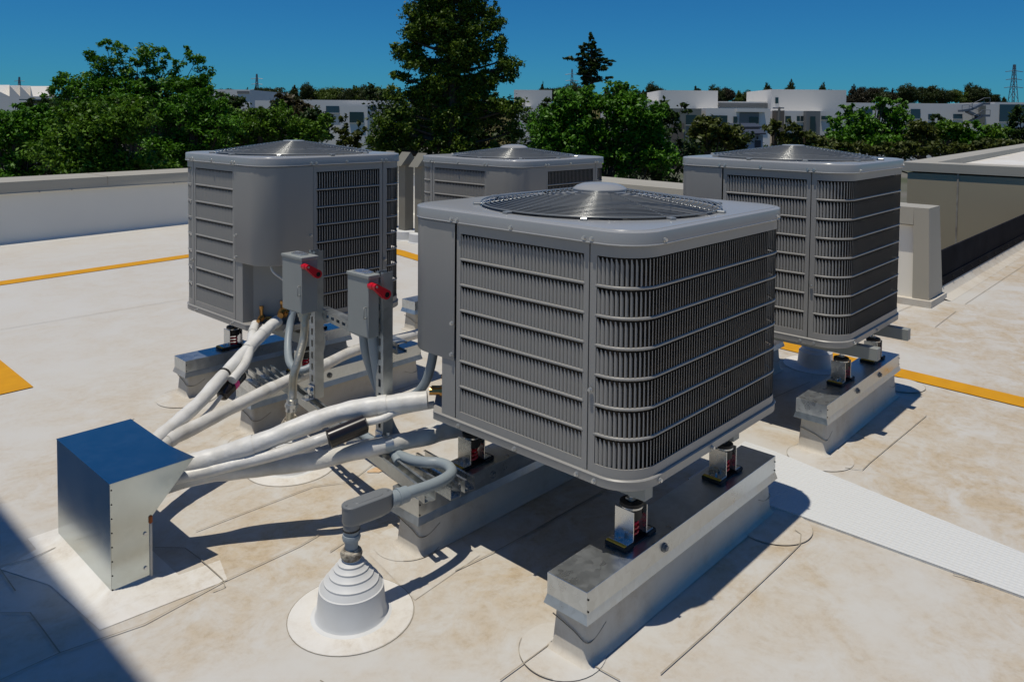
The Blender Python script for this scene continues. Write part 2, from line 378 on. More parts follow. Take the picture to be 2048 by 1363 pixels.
def make_unit(name, label, loc, rz, S, zb, zl, rg, rows, hub, dome):
    U = Unit(S, zb, zl, rg, rows, hub); r, a, q, T = U.r, U.a, U.q, U.T
    root = thing(name, label, 'air conditioner', (loc[0], loc[1], 0), rz, 'rooftop condenser units')
    c = .25; wr = .15
    # coil and dark liner
    m = MB(); ts = U.steps(c - r + .0, 3 * (a + q) + S - r - c, .03)
    o = [[Vector((*U.P(t, -.03)[:2], z)) for t in ts] for z in (zb + .02, zl - .002)]
    m.rings(o, False); m.build('coil', M['coil'], root)
    m = MB(); ts = U.steps(0, T, .04)[:-1]
    m.rings([[Vector((*U.P(t, -.05)[:2], z)) for t in ts] for z in (zb + .01, zb + .0101)], True, True, True)
    m.build('floor_plate', M['dark'], root)
    # base pan with chamfered control corner
    ts = U.steps(c - .1 - r, 3 * (a + q) + S - (c - .1) , .02)
    t_end = 3 * (a + q) + (S - r) - (c - .1)
    ts = U.steps(c - .1 - r, t_end, .02)
    def loop(off, z): return [Vector((*U.P(t, off)[:2], z)) for t in ts]
    m = MB()
    m.rings([loop(-.06, zb + .002), loop(.0, zb), loop(.006, zb + .004), loop(.006, zb + .024), loop(.0075, zb + .028), loop(.004, zb + .031), loop(-.004, zb + .031), loop(-.06, zb + .029)], True, True, True)
    pan = m.build('base_pan', M['paint'], root)
    # louvred panels
    louvre(U, c - r + .002, S - wr - r - .002, root, 'louvre_panel', .018, .018)
    louvre(U, S - wr - r + .002, 3 * (a + q) + wr - r - .002, root, 'wrap_louvre_panel', .022, .022)
    louvre(U, 3 * (a + q) + wr - r + .002, 3 * (a + q) + S - r - c - .002, root, 'louvre_panel', .018, .018)
    # control box cover and its underside
    zc = zl - .445
    t0, t1 = 3 * (a + q) + S - r - c + .002, T + (c - r) - .002
    ts = U.steps(t0, t1, .012); m = MB()
    m.rings([[Vector((*U.P(t, o_)[:2], z)) for t in ts] for o_, z in ((-.02, zc), (.003, zc), (.005, zc + .004), (.005, zl - .006), (.002, zl - .002))], False)
    m.build('control_cover', M['paint'], root)
    m = MB(); pts = [U.P(t, .001)[:2] for t in ts] + [(c, .12), (.12, c)]
    pts = [U.P(t, .001)[:2] for t in ts] + [(c - .02, c - .02)]
    m.prism(pts, zc + .003, zc + .006); m.build('cover_underside', M['paint'], root)
    # service recess below the cover
    b_ = c - .065; m = MB()
    def wl(p, q_): m.face([Vector((*p, zb + .03)), Vector((*q_, zb + .03)), Vector((*q_, zc + .003)), Vector((*p, zc + .003))])
    wl((c - .002, -.0), (b_, -.0)); wl((b_, 0), (b_ - .005, .05)); wl((b_ - .005, .05), (.05, b_ - .005)); wl((.05, b_ - .005), (0, b_)); wl((0, b_), (0, c - .002))
    m.build('service_panel', M['paint'], root, recalc=False)
    m = MB(); nrm = Vector((-1, -1, 0)).normalized(); al = Vector((1, -1, 0)).normalized(); base = Vector((.12, .12, 0))
    for sgn, zz, rr in ((.55, zb + .075, .016), (-.55, zb + .05, .010)):
        p = base + al * sgn * .09 + Vector((0, 0, zz))
        v = MB()
        v.tube([p, p + nrm * .05], rr * 1.15, 10); v.tube([p + nrm * .03 + Vector((0, 0, -.012)), p + nrm * .03 + Vector((0, 0, .045))], rr * .8, 6)
        v.tube([p + nrm * .045, p + nrm * .085 ], rr * .85, 10); v.tube([p + nrm * .02, p + nrm * .038], rr * 1.6, 6)
        v.tube([p + nrm * .03 + Vector((0, 0, .042)), p + nrm * .03 + Vector((0, 0, .056))], rr * 1.0, 8)
        vo = v.build('service_valve', M['brass'], root)
        cp = MB(); cp.tube([p + nrm * .03 + al * .02 , p + nrm * .03 + al * .045], rr * .7, 8); cp.build('valve_cap', M['brass2'], vo)
    m.bm.free()
    # lid: rounded square rim lofted into a round fan opening
    N = 112; m = MB()
    def sq(off, z):
        out = []
        for i in range(N):
            th = 2 * PI * i / N; d = Vector((math.cos(th), math.sin(th))); H = S / 2 + off; rr = r + max(off, -.09)
            mx_ = max(abs(d.x), abs(d.y)); k = H / mx_; x, y = d.x * k, d.y * k
            cx_, cy_ = H - rr, H - rr
            if abs(x) > cx_ and abs(y) > cy_:
                sx, sy = math.copysign(cx_, x), math.copysign(cy_, y)
                bq = -(d.x * sx + d.y * sy); cq = sx * sx + sy * sy - rr * rr; k = -bq + math.sqrt(max(0, bq * bq - cq)); x, y = d.x * k, d.y * k
            out.append(Vector((S / 2 + x, S / 2 + y, z)))
        return out
    def ci(rad, z): return [Vector((S / 2 + rad * math.cos(2 * PI * i / N), S / 2 + rad * math.sin(2 * PI * i / N), z)) for i in range(N)]
    zt = zl + .037
    m.rings([sq(-.006, zl + .002), sq(.0105, zl - .001), sq(.0115, zl + .0005), sq(.010, zl + .003), sq(.0095, zt - .0055), sq(.0085, zt - .0025), sq(.006, zt - .0006), sq(.003, zt), sq(-.009, zt + .0003), sq(-.0105, zt + .0022), sq(-.014, zt + .0025),
             ci(rg + .0095, zt + .003), ci(rg + .006, zt + .0025), ci(rg - .004, zt - .004), ci(rg - .008, zt - .05)], True)
    m.build('lid', M['lid'], root, sharp=28)
    m = MB(); m.lathe([(rg - .008, zt - .05), (rg - .03, zt - .16)], 48, (S / 2, S / 2)); m.lathe([(.001, zt - .15), (rg - .03, zt - .15)], 48, (S / 2, S / 2))
    m.build('fan_shroud', M['fan'], root)
    m = MB(); m.lathe([(.001, zt - .02), (.075, zt - .02), (.08, zt - .03), (.08, zt - .14)], 24, (S / 2, S / 2)); 
    mo = m.build('fan_motor', M['fan'], root)
    m = MB()
    for k in range(4):
        A = k * PI / 2 + .3; rs = []
        for f in (.09, .18, .27, rg - .035):
            da = .42 - .2 * (f / rg)
            rs.append([Vector((S / 2 + f * math.cos(A - da), S / 2 + f * math.sin(A - da), zt - .115)), Vector((S / 2 + f * math.cos(A), S / 2 + f * math.sin(A), zt - .095)), Vector((S / 2 + f * math.cos(A + da), S / 2 + f * math.sin(A + da), zt - .07))])
        m.rings(rs, False)
    m.build('fan_blade', M['fan'], root, recalc=False)
    # fan guard: concentric wires on radial stays, dished up to a hub
    rh = .088 if hub else .05
    def zg(rad):
        f = (rad - rh) / (rg - rh)
        return zt + .010 + dome * (1 - f) ** (1.0 if hub else .95)
    m = MB(); nr = 22
    for k in range(nr):
        rad = rh + .004 + (rg - rh - .004) * (k / (nr - 1)); wr_ = .00145 if k < nr - 1 else .0026; n = 72
        rs = []
        for i in range(n):
            th = 2 * PI * i / n; ring = []
            for j in range(5):
                p_ = 2 * PI * j / 5; ring.append(Vector((S / 2 + (rad + wr_ * math.cos(p_)) * math.cos(th), S / 2 + (rad + wr_ * math.cos(p_)) * math.sin(th), zg(rad) + wr_ * math.sin(p_))))
            rs.append(ring)
        m.rings(rs + [rs[0]], True)
    for k in range(10):
        th = 2 * PI * (k + .35) / 10
        m.tube([Vector((S / 2 + q_ * math.cos(th), S / 2 + q_ * math.sin(th), zg(min(q_, rg)) - .004 - (.006 if q_ > rg else 0))) for q_ in (rh * .9, .5 * (rh + rg), rg, rg + .012)], .0022, 5, True, 0)
    gd = m.build('fan_guard', M['wire'], root, sharp=80)
    m = MB()
    if hub: m.lathe([(.0, zg(rh) + .022), (.03, zg(rh) + .0215), (.06, zg(rh) + .018), (.08, zg(rh) + .011), (.091, zg(rh) + .003), (.093, zg(rh) - .004), (.08, zg(rh) - .006)], 40, (S / 2, S / 2))
    else: m.lathe([(.0, zg(rh) + .004), (.05, zg(rh) + .003), (.054, zg(rh) - .003)], 32, (S / 2, S / 2))
    m.build('hub_cap', M['lid'], gd)
    m = MB(); m.box(-.013, .013, -.010, .010, 0, .009, .002); cl = m.build('guard_clip', M['wire'], gd)
    for k in range(10):
        th = 2 * PI * (k + .35) / 10; o_ = cl if k == 0 else cl.copy()
        if k: COL.objects.link(o_)
        o_.parent = gd; o_.location = (S / 2 + (rg + .014) * math.cos(th), S / 2 + (rg + .014) * math.sin(th), zt + .001); o_.rotation_euler = (0, 0, th)
    # screws
    sb = MB()
    sb.tube([(0, 0, 0), (0, -.003, 0)], .0072, 10); sb.tube([(0, -.003, 0), (0, -.0085, 0)], .0052, 6)
    proto = sb.build('screw', M['screw'], root)
    spots = []
    for base_t in (0, 1, 2, 3):
        b0 = base_t * (a + q)
    e1, e2 = c - r, S - wr - r
    f1, f2 = 3 * (a + q) + wr - r, 3 * (a + q) + S - r - c
    for t in (e1 - .013, e1 + .013, (e1 + e2) / 2 - .02, e2 - .013, e2 + .013, a + q + .01, 2 * a / 2 + a + q, 1.95 * (a + q), f1 - .013, f1 + .013, (f1 + f2) / 2, f2 - .013, f2 + .013):
        spots.append((t, zl + .010, .008))
    for t in (e1 + .02, (e1 + e2) / 2, e2 - .03, e2 + .03, a + q + .01, a + q + .3, 1.9 * (a + q), f1 + .03, f2 - .02): spots.append((t, zb + .014, .006))
    for t, z in ((e1 - .014, zc + .02), (e1 - .014, zc + .12), (f2 + .014, zc + .02), (f2 + .014, zc + .12), (e2 + .012, zb + .26), (f1 - .012, zb + .26)): spots.append((t, z, .004))
    for i, (t, z, off) in enumerate(spots):
        o_ = proto if i == 0 else proto.copy()
        if i: COL.objects.link(o_)
        o_.parent = root
        x, y, tx, ty = U.P(t, off); o_.location = (x, y, z); o_.rotation_euler = (0, 0, math.atan2(ty, tx))
    return root
H = PI / 2
make_unit('condenser_unit', 'nearest grey condenser with louvred wrap corner and domed fan guard with round hub cap', (1.673, 1.120 + .93), -H, .93, .400, 1.062, .405, 7, True, .046)
make_unit('condenser_unit', 'tall grey condenser behind the two red-handled switches, its smooth control corner facing out', (1.742, 3.113), .013, .805, .414, 1.166, .375, 8, False, .05)
make_unit('condenser_unit', 'tall grey condenser on the curb beside the yellow line, in front of the white pillar', (3.296, 1.170 + .815), -H, .815, .425, 1.173, .378, 8, False, .05)
make_unit('condenser_unit', 'short grey condenser half hidden behind the nearest one, its blank control corner facing out', (3.30, 3.036), 0, .893, .427, 1.100, .40, 7, True, .045)

# ------------------------------------------------------------------ equipment curbs
def curb(name, label, u0, v0, L, Wd, zc, zf, a=0, bolts=()):
    root = thing(name, label, 'equipment curb', (u0, v0, 0), a, 'metal-capped curbs carrying the condensers')
    m = MB(); e = .0075
    rs = [[Vector((-d, -d, z)), Vector((L + d, -d, z)), Vector((L + d, Wd + d, z)), Vector((-d, Wd + d, z))] for d, z in ((0, zc), (.0006, zc - .001), (.0006, zf + .024), (e, zf), (e - .0015, zf - .001), (-.004, zf + .012))]
    m.rings(rs, True, True, False); m.build('metal_cap', M['galv'], root, sharp=7)
    m = MB(); i0 = -.016
    def lp(d, z, rr=.012):
        out = []
        for cx_, cy_, a0 in ((L + d - rr, -d + rr, -PI / 2), (L + d - rr, Wd + d - rr, 0), (-d + rr, Wd + d - rr, PI / 2), (-d + rr, -d + rr, PI)):
            for k in range(5): out.append(Vector((cx_ + rr * math.cos(a0 + k * PI / 8), cy_ + rr * math.sin(a0 + k * PI / 8), z)))
        return out
    m.rings([lp(i0, zf + .012), lp(-.010, .05), lp(-.008, .02), lp(-.004, .008, .012), lp(.008, .0015, .016)], True)
    b = m.build('membrane_base', M['curb'], root, sharp=60)
    m = MB()                                    # welded overlap edge wrapping each end
    for x0, sg in ((0, 1), (L, -1)):
        ys = [(x0 + sg * .10, .012, .075), (x0 + sg * .05, .011, .055), (x0 + sg * .012, .0105, .062), (x0 + sg * .009, .05, .078), (x0 + sg * .009, Wd - .012, .094)]
        m.tube([Vector((x, y, z)) for x, y, z in ys], .0016, 5, True, 4)
    m.build('membrane_lap', M['seam'], b)
    for (x, side) in bolts:
        m = MB(); y = -.001 if side == 0 else Wd + .001; sgn = -1 if side == 0 else 1
        m.tube([(x, y, (zc + zf) / 2 + .01), (x, y + sgn * .004, (zc + zf) / 2 + .01)], .013, 12); m.tube([(x, y + sgn * .004, (zc + zf) / 2 + .01), (x, y + sgn * .011, (zc + zf) / 2 + .01)], .008, 6)
        m.build('bolt', M['lb'], root)
    m = MB()
    for z in (zf + .03, zc - .02):
        for x, y in ((.004, -.001), (L - .004, -.001)): m.tube([(x, y, z), (x, y - .002, z)], .0025, 6)
    m.build('rivet', M['dark'], root)
    return root
Wd = .130
CURBS = [
    ('near curb under the closest condenser, its end and long side in full view', 1.527, 1.153, 1.094, .2035, .122, 0, [(.36, 0)]),
    ('curb under the far side of the closest condenser, grey elbow conduit over its end', 1.558, 1.843, 1.11, .193, .110, -.005, [(.33, 0)]),
    ('long curb in front of the tall condenser with the red-handled switches, white pipe lying over it', 1.666, 3.089, .965, .2015, .121, .0116, [(.40, 0), (.75, 0)]),
    ('curb at the back left whose dark cap end stands clear of the tall condenser', 1.664, 3.722, .945, .189, .109, -.03, [(.55, 0)]),
    ('curb with orange streaked side standing across the yellow line end', 3.204, 1.193, .966, .216, .135, .005, [(.36, 0), (.66, 0)]),
    ('curb in shade under the condenser by the white pillar, beside a grey pipe boot', 3.19, 1.80, .966, .216, .135, .0, []),
    ('curb under the half hidden condenser, only its end showing past the closest unit', 3.20, 3.83, 1.0, .2, .12, 0, []),
    ('curb under the near side of the half hidden condenser', 3.22, 3.15, 1.0, .2, .12, 0, []),
]
for lb, u0, v0, L, zc, zf, a, bo in CURBS: curb('equipment_curb', lb, u0, v0, L, Wd, zc, zf, a, bo)

# ------------------------------------------------------------------ vibration isolators and support rails
def make_isolator():
    root = thing('vibration_isolator', None, 'isolator', (0, 0, 0), 0, 'spring isolators under the condensers')
    m = MB(); m.box(-.078, -.036, -.036, .036, 0, .014, .003); m.box(.036, .078, -.036, .036, 0, .014, .003); m.box(-.04, .04, -.03, .03, 0, .005)
    pad = m.build('rubber_pad', M['rubber'], root)
    m = MB(); m.box(-.076, -.066, -.031, .031, .0142, .017); m.build('pad_edge', M['yelrub'], pad)
    m = MB(); m.box(-.035, -.032, -.032, .032, .015, .098, .0008); m.box(-.066, -.032, -.032, .032, .0142, .0172, .0008)
    m.tube([(-.05, 0, .017), (-.05, 0, .026)], .007, 6)
    m.build('bracket', M['flash'], root)
    m = MB(); m.box(.032, .035, -.032, .032, .015, .098, .0008); m.box(.032, .066, -.032, .032, .0142, .0172, .0008); m.tube([(.05, 0, .017), (.05, 0, .026)], .007, 6)
    m.build('bracket', M['flash'], root)
    m = MB(); n = 60
    m.tube([Vector((.019 * math.cos(t), .019 * math.sin(t), .012 + .058 * i / n)) for i, t in enumerate([2 * PI * 4 * i / n for i in range(n + 1)])], .0042, 6, True, 0)
    m.build('spring', M['red'], root)
    m = MB(); m.lathe([(.0, .064), (.03, .064), (.031, .07), (.030, .098), (.033, .103), (.033, .110), (.026, .113), (.0, .108)], 24)
    m.build('rubber_cap', M['rubber'], root)
    m = MB(); m.lathe([(.028, .094), (.034, .096), (.034, .101), (.028, .101)], 24); m.build('cup_ring', M['flash'], root)
    m = MB(); m.tube([(0, 0, .10), (0, 0, .135)], .008, 8); m.box(-.012, .012, -.012, .012, .114, .119); m.build('stud', M['screw'], root)
    return root
ISO = [(1.815, 1.218, .2035, 'isolator on the near curb closest to its clear end, yellow pad edge showing'), (2.355, 1.218, .2035, 'isolator on the near curb at the far end, bracket touching the rim above'),
       (1.850, 1.907, .192, 'isolator on the curb beside the strut channel ends, pale green bracket'), (2.42, 1.902, .19, 'isolator out of sight under the closest condenser'),
       (1.97, 3.155, .2025, 'isolator half behind the flexible conduit, red spring under the tall condenser'), (2.43, 3.16, .205, 'isolator behind the right red-handled switch, at the tall condenser corner'),
       (1.94, 3.78, .189, 'isolator on the back left curb beside the white pipes'), (2.40, 3.765, .189, 'isolator hidden behind the tall condenser with the switches'),
       (3.545, 1.262, .216, 'isolator on the yellow line curb nearer its clear end, smooth bracket'), (3.975, 1.264, .216, 'isolator on the yellow line curb at the far end, stamped bracket'),
       (3.545, 1.865, .216, 'isolator in deep shade under the condenser by the pillar, left one'), (3.975, 1.865, .216, 'isolator in deep shade under the condenser by the pillar, right one')]
iso0 = make_isolator()
for i, (x, y, z, lb) in enumerate(ISO):
    o = iso0 if i == 0 else copy_tree(iso0)
    o.location = (x, y, z); o['label'] = lb
RAILS = [(1.815, 1.16, 2.0, .34, .399, 'steel rail under the closest condenser over its near isolators'), (2.355, 1.17, 2.0, .34, .399, 'steel rail under the closest condenser over its far isolators'),
         (1.97, 3.10, 3.86, .335, .412, 'steel rail under the tall condenser with the switches, beside the white pipes'), (2.43, 3.12, 3.86, .335, .412, 'steel rail under the tall condenser at its far end'),
         (3.545, 1.10, 2.0, .352, .424, 'steel rail sticking out under the pillar-side condenser, nearer one'), (3.975, 1.10, 2.0, .352, .424, 'steel rail sticking out under the pillar-side condenser, farther one'),
         (3.55, 3.05, 4.0, .33, .425, 'steel rail under the half hidden condenser'), (4.0, 3.05, 4.0, .33, .425, 'second steel rail under the half hidden condenser')]
for x, y0, y1, z0, z1, lb in RAILS:
    m = MB(); z1 = min(z1, z0 + .05) if y0 < 1.15 and x > 3 else z0 + .045
    m.box(x - .02, x + .02, y0, y1, z0 - .005, z1, .002)
    tag(m.build('support_rail', M['box']), lb, 'rail', 'rails between isolators and condensers')

# ------------------------------------------------------------------ strut frame with two posts
def channel(m, p, q_, up, w=.041, h=.041, t=.0025, holes=True, pitch=.048):
    """U channel from p to q; its web lies opposite 'up', slotted holes along the web"""
    p, q_ = Vector(p), Vector(q_); d = (q_ - p); L = d.length; d.normalize(); up = Vector(up); up = (up - d * up.dot(d)).normalized(); sd_ = d.cross(up)
    Mx = Matrix((( d.x, sd_.x, up.x, p.x), (d.y, sd_.y, up.y, p.y), (d.z, sd_.z, up.z, p.z), (0, 0, 0, 1)))
    m.box(0, L, -w / 2, -w / 2 + t, 0, h, 0, Mx); m.box(0, L, w / 2 - t, w / 2, 0, h, 0, Mx)
    m.box(0, L, -w / 2 + t, -w / 2 + .009, h - t, h, 0, Mx); m.box(0, L, w / 2 - .009, w / 2 - t, h - t, h, 0, Mx)
    m.box(0, L, -w / 2 + t, -w / 2 + .009 - .0045, h - .008, h - t, 0, Mx) if 0 else None
    if not holes: m.box(0, L, -w / 2 + t, w / 2 - t, 0, t, 0, Mx); return
    hw = .0065; m.box(0, L, -w / 2 + t, -hw, 0, t, 0, Mx); m.box(0, L, hw, w / 2 - t, 0, t, 0, Mx)
    x = 0
    while x < L:
        m.box(x, min(L, x + pitch - .027), -hw, hw, 0, t, 0, Mx); x += pitch
fr = thing('strut_rack', 'galvanised slotted strut frame with two upright posts carrying the red-handled switches', 'strut rack', (1.76, 2.72, .243))
fi = Matrix.Translation((-1.76, -2.72, -.243))
def fbuild(m, name, mt=None, parent=None):
    o = m.build(name, mt or M['galvd'], parent or fr, sharp=20)
    if parent is None: o.location = (-1.76, -2.72, -.243)
    return o
m = MB(); channel(m, (1.822, 3.23, .2026), (1.558, 1.79, .2026), (0, 0, 1)); fbuild(m, 'base_rail')
m = MB(); channel(m, (1.735, 2.722, .244), (1.735, 2.722, .848), (1, 0, 0)); p1 = fbuild(m, 'post')
m = MB(); channel(m, (1.637, 2.148, .244), (1.637, 2.148, .858), (1, 0, 0)); p2 = fbuild(m, 'post')
m = MB(); channel(m, (1.779, 2.745, .585), (1.690, 2.12, .585), (1, 0, 0)); fbuild(m, 'cross_rail')
for (x, y) in ((1.742, 2.722), (1.646, 2.148)):
    m = MB(); m.box(x - .048, x - .008, y - .02, y + .02, .2445, .2495, .001); m.box(x - .013, x - .0085, y - .02, y + .02, .2495, .30, .001)
    m.tube([(x - .03, y, .2495), (x - .03, y, .262)], .011, 6); m.tube([(x - .013, y, .277), (x - .024, y, .277)], .0115, 6); m.tube([(x - .013, y, .277), (x - .0145, y, .277)], .017, 16)
    fbuild(m, 'angle_bracket', M['flash'])
for (x0, y0, x1, y1, z, lb) in ((1.640, 1.76, 1.665, 2.035, .1935, 'short strut channel on the curb end right beside the curved grey conduit'), (1.705, 1.765, 1.728, 2.035, .1935, 'short strut channel on the curb end against the isolator bracket'),
                             (1.690, 3.235, 1.655, 2.985, .2025, 'short strut channel outermost on the curb end by the black drier with pink tag'), (1.755, 3.24, 1.722, 3.0, .2025, 'short strut channel lying second on the curb end by the pink tag')):
    m = MB(); channel(m, (x0, y0, z), (x1, y1, z), (0, 0, 1), holes=False); 
    tag(m.build('strut_channel', M['flash'], None, 20), lb, 'strut channel', 'short strut channels lying across curb ends')
def clamp(c, d, r, lb):
    d = Vector(d).normalized(); up = Vector((0, 0, 1)); s_ = d.cross(up).normalized(); m = MB(); rs = []
    for k in range(17):
        an = -.35 + (PI + .7) * k / 16; v = s_ * math.cos(an) + up * math.sin(an)
        p = Vector(c) + v * (r + .001); q_ = Vector(c) + v * (r + .0035)
        rs.append([p - d * .014, p + d * .014, q_ + d * .014, q_ - d * .014])
    m.rings(rs, True, True, True); m.tube([Vector(c) + up * r, Vector(c) + up * (r + .014)], .006, 6)
    tag(m.build('pipe_clamp', M['galvd'], None, 25), lb, 'pipe clamp', 'strut pipe clamps')

# ------------------------------------------------------------------ safety switches
def switch(label, u0, u1, v0, v1, z0, z1):
    r_ = thing('safety_switch', label, 'safety switch', (u0, (v0 + v1) / 2, z0), 0, 'red-handled safety switches'); o = (-u0, -(v0 + v1) / 2, -z0)
    def bb(m, n, mt, par=r_):
        q_ = m.build(n, mt, par); 
        if par is r_: q_.location = o
        return q_
    m = MB(); m.box(u0 + .003, u1, v0 + .002, v1 - .002, z0, z1 - .01, .0015); body = bb(m, 'body', M['box'])
    m = MB(); m.box(u0, u0 + .004, v0, v1, z0 + .004, z1 - .012, .0012); bb(m, 'door', M['box'])
    m = MB(); m.box(u0 - .004, u1 + .001, v0 - .004, v1 + .004, z1 - .012, z1, .002); bb(m, 'cap', M['box'])
    cx_, cy_ = (u0 + u1) / 2, (v0 + v1) / 2; m = MB()
    m.rings([[Vector((cx_ + kx * f, cy_ + ky * f, z)) for kx, ky in ((-.02, -.034), (.0, -.042), (.02, -.034), (.024, 0), (.02, .034), (0, .042), (-.02, .034), (-.024, 0))] for f, z in ((1, z1), (1, z1 + .004), (.8, z1 + .006), (.75, z1 + .005))], True, False, True)
    bb(m, 'hub_plate', M['flash'])
    # lever on the side facing away from the second post's neighbour
    vf = v0 - .006; za, ua = z1 - .035, u0 + .008; zb_, ub = z1 - .068, u0 + .052
    d = Vector((ub - ua, 0, zb_ - za)); L = d.length; d.normalize(); nn = Vector((-d.z, 0, d.x)); 
    out = []
    for k in range(13):
        an = PI / 2 + PI * k / 12; out.append((ua + (d.x * math.cos(an) + nn.x * math.sin(an)) * .010, za + (d.z * math.cos(an) + nn.z * math.sin(an)) * .010))
    for k in range(13):
        an = -PI / 2 + PI * k / 12; out.append((ub + (d.x * math.cos(an) + nn.x * math.sin(an)) * .0165, zb_ + (d.z * math.cos(an) + nn.z * math.sin(an)) * .0165))
    m = MB(); m.rings([[Vector((x, y, z)) for x, z in out] for y in (vf - .012, vf - .03)], True, True, True)
    h = bb(m, 'handle', M['red'])
    m = MB(); m.tube([(ub, vf - .0295, zb_), (ub, vf - .0310, zb_)], .0095, 14); hl = m.build('handle_eye', M['dark'], h)
    m = MB(); m.tube([(ua, vf - .0295, za), (ua, vf - .0320, za)], .004, 8); m.build('pivot_pin', M['screw'], h)
    m = MB(); m.tube([(ua, vf + .009, za), (ua, vf - .014, za)], .012, 12); m.build('pivot_boss', M['red'], h)
    m = MB(); zz = (z0 + z1) / 2 - .02; m.tube([(u0, v0 + .012, zz + .018), (u0 - .014, v0 + .006, zz + .018), (u0 - .016, v0 + .004, zz), (u0 - .014, v0 + .006, zz - .018), (u0, v0 + .012, zz - .018)], .0023, 6)
    bb(m, 'hasp', M['box'])
    return r_
switch('red-handled grey safety switch on the post beside the tall condenser, flexible metal conduit below it', 1.655, 1.728, 2.668, 2.812, .612, .838)
switch('red-handled grey safety switch on the post nearest to the closest condenser', 1.588, 1.634, 2.146, 2.266, .635, .853)

# ------------------------------------------------------------------ galvanised roof hood
hd = thing('roof_hood', 'galvanised sheet metal pipe hood with sloping mouth that the white pipes enter', 'roof hood', (.81, 2.335, 0))
def hb(m, n, mt, sharp=20):
    o = m.build(n, mt, hd, sharp); o.location = (-.81, -2.335, 0); return o
m = MB()
x0, x1, xt, y0, y1, zt, zk = .822, .932, 1.066, 2.336, 2.79, .332, .188
m.prism([(0, 0)] * 0 or [(x0, y0), (x0, y1), (x0 + .001, y1), (x0 + .001, y0)], .004, zt); hb(m, 'back_panel', M['hood'])
for y, nm in ((y0, 1), (y1, -1)):
    m = MB(); yy = (y, y + .0012 * nm)
    prof = [(x0 + .0015, .004), (x1, .004), (x1, zk), (xt, zt - .001), (x0 + .0015, zt - .001)]
    m.rings([[Vector((x, q_, z)) for x, z in prof] for q_ in yy], True, True, True); sp_ = hb(m, 'side_panel', M['hood'])
    m = MB()
    if nm == 1:
        for z in (.10, .255): pass
        for k in range(8): m.tube([(x0 + .004, y, .02 + k * .042), (x0 + .004, y - .0012, .02 + k * .042)], .0022, 6)
        m.build('rivet', M['dark'], sp_)
        m = MB()
        for z in (.045, .15): m.tube([(x1 - .013, y, z), (x1 - .013, y - .004, z)], .0055, 10)
        m.build('screw', M['screw'], sp_)
m = MB(); tp = [(x0 - .001, y0 - .001), (xt + .004, y0 - .001), (xt - .014, 2.476), (xt - .012, y1 + .001), (x0 - .001, y1 + .001)]
m.prism(tp, zt, zt + .0016); hb(m, 'top_panel', M['hood'])
m = MB(); m.box(x1 - .001, x1 + .006, y0 - .004, y0 + .008, .006, zk - .012, .001); hb(m, 'corner_strip', M['curb'])
m = MB(); m.box(x1 - .003, x1 + .008, y0 - .005, y0 + .006, zk - .012, zk + .012, .003); hb(m, 'rusty_bolt', M['rust'])
m = MB(); m.rings([[Vector((a_, b_, z)) for a_, b_ in ((x0 - d, y0 - d), (x1 + d, y0 - d), (x1 + d, y1 + d), (x0 - d, y1 + d))] for d, z in ((-.001, .02), (.006, .014), (.03, .004), (.07, .0018))], True); hb(m, 'membrane_skirt', M['patch'], 60)
m = MB(); m.prism([(x0 + .01, y0 + .01), (x1 - .01, y0 + .01), (x1 - .01, y1 - .01), (x0 + .01, y1 - .01)], .0, .015); hb(m, 'dark_inside', M['dark'])

# ------------------------------------------------------------------ insulated pipes
def pipe(label, pts, r, name='insulated_pipe', mt='pipewrap', wraps=(), group='white insulated refrigerant pipes', ends=True):
    pts = [Vector(p) for p in pts]; o = thing(name, label, 'pipe', pts[0], 0, group); rel = [p - pts[0] for p in pts]
    ph = rng.uniform(0, 9)
    m = MB(); cr = catmull(rel, 14)
    m.tube(cr, lambda t: r * (1 + .035 * math.sin(37 * t + ph) + .02 * math.sin(101 * t)), 16, True, 0); m.build('insulation', M[mt], o, 60)
    for f in wraps:                              # lap of the jacket or a tie
        i = int(f * (len(cr) - 2)); d = (cr[i + 1] - cr[i]).normalized()
        m = MB(); m.tube([cr[i] - d * .016, cr[i], cr[i] + d * .016], r * 1.075, 16, False, 0); m.build('tape_wrap', M['pipewrap'], o)
    return o, cr
A = [(.98, 2.50, .245), (1.06, 2.462, .258), (1.12, 2.426, .272), (1.19, 2.38, .29), (1.279, 2.315, .32), (1.394, 2.261, .355), (1.52, 2.214, .38), (1.607, 2.134, .40), (1.668, 2.074, .41), (1.737, 2.01, .42)]
pipe('thick white pipe rising from the hood mouth to the brass valve of the closest condenser', A, .032, wraps=(.42, .6, .82))
B = [(1.02, 2.50, .20), (1.144, 2.423, .225), (1.245, 2.385, .218), (1.352, 2.317, .218), (1.453, 2.233, .232), (1.524, 2.162, .255), (1.628, 2.088, .274), (1.766, 2.040, .272), (1.90, 2.01, .27), (2.3, 1.72, .27), (3.0, 1.72, .28), (3.36, 1.86, .36), (3.42, 1.91, .42)]
pipe('low white pipe from the hood, strapped to the strut and running under the closest condenser', B, .0285, mt='pipewrap2')
B2 = [(1.55, 2.215, .246), (1.62, 2.145, .26), (1.70, 2.105, .262), (1.80, 2.093, .26), (1.95, 2.065, .26), (2.4, 1.77, .262), (3.0, 1.765, .27), (3.34, 1.9, .36), (3.40, 1.94, .42)]
pipe('low white pipe lying against the strapped one where both go under the closest condenser', B2, .022, mt='pipewrap2')
Cc = [(1.02, 2.66, .235), (1.135, 2.747, .258), (1.235, 2.814, .272), (1.334, 2.863, .30), (1.46, 2.956, .335), (1.589, 3.038, .375), (1.707, 3.108, .415), (1.788, 3.145, .447), (1.838, 3.162, .462)]
oC, crC = pipe('white pipe climbing from the hood to the tall condenser, black tie round it', Cc, .026, wraps=(.82, .7))
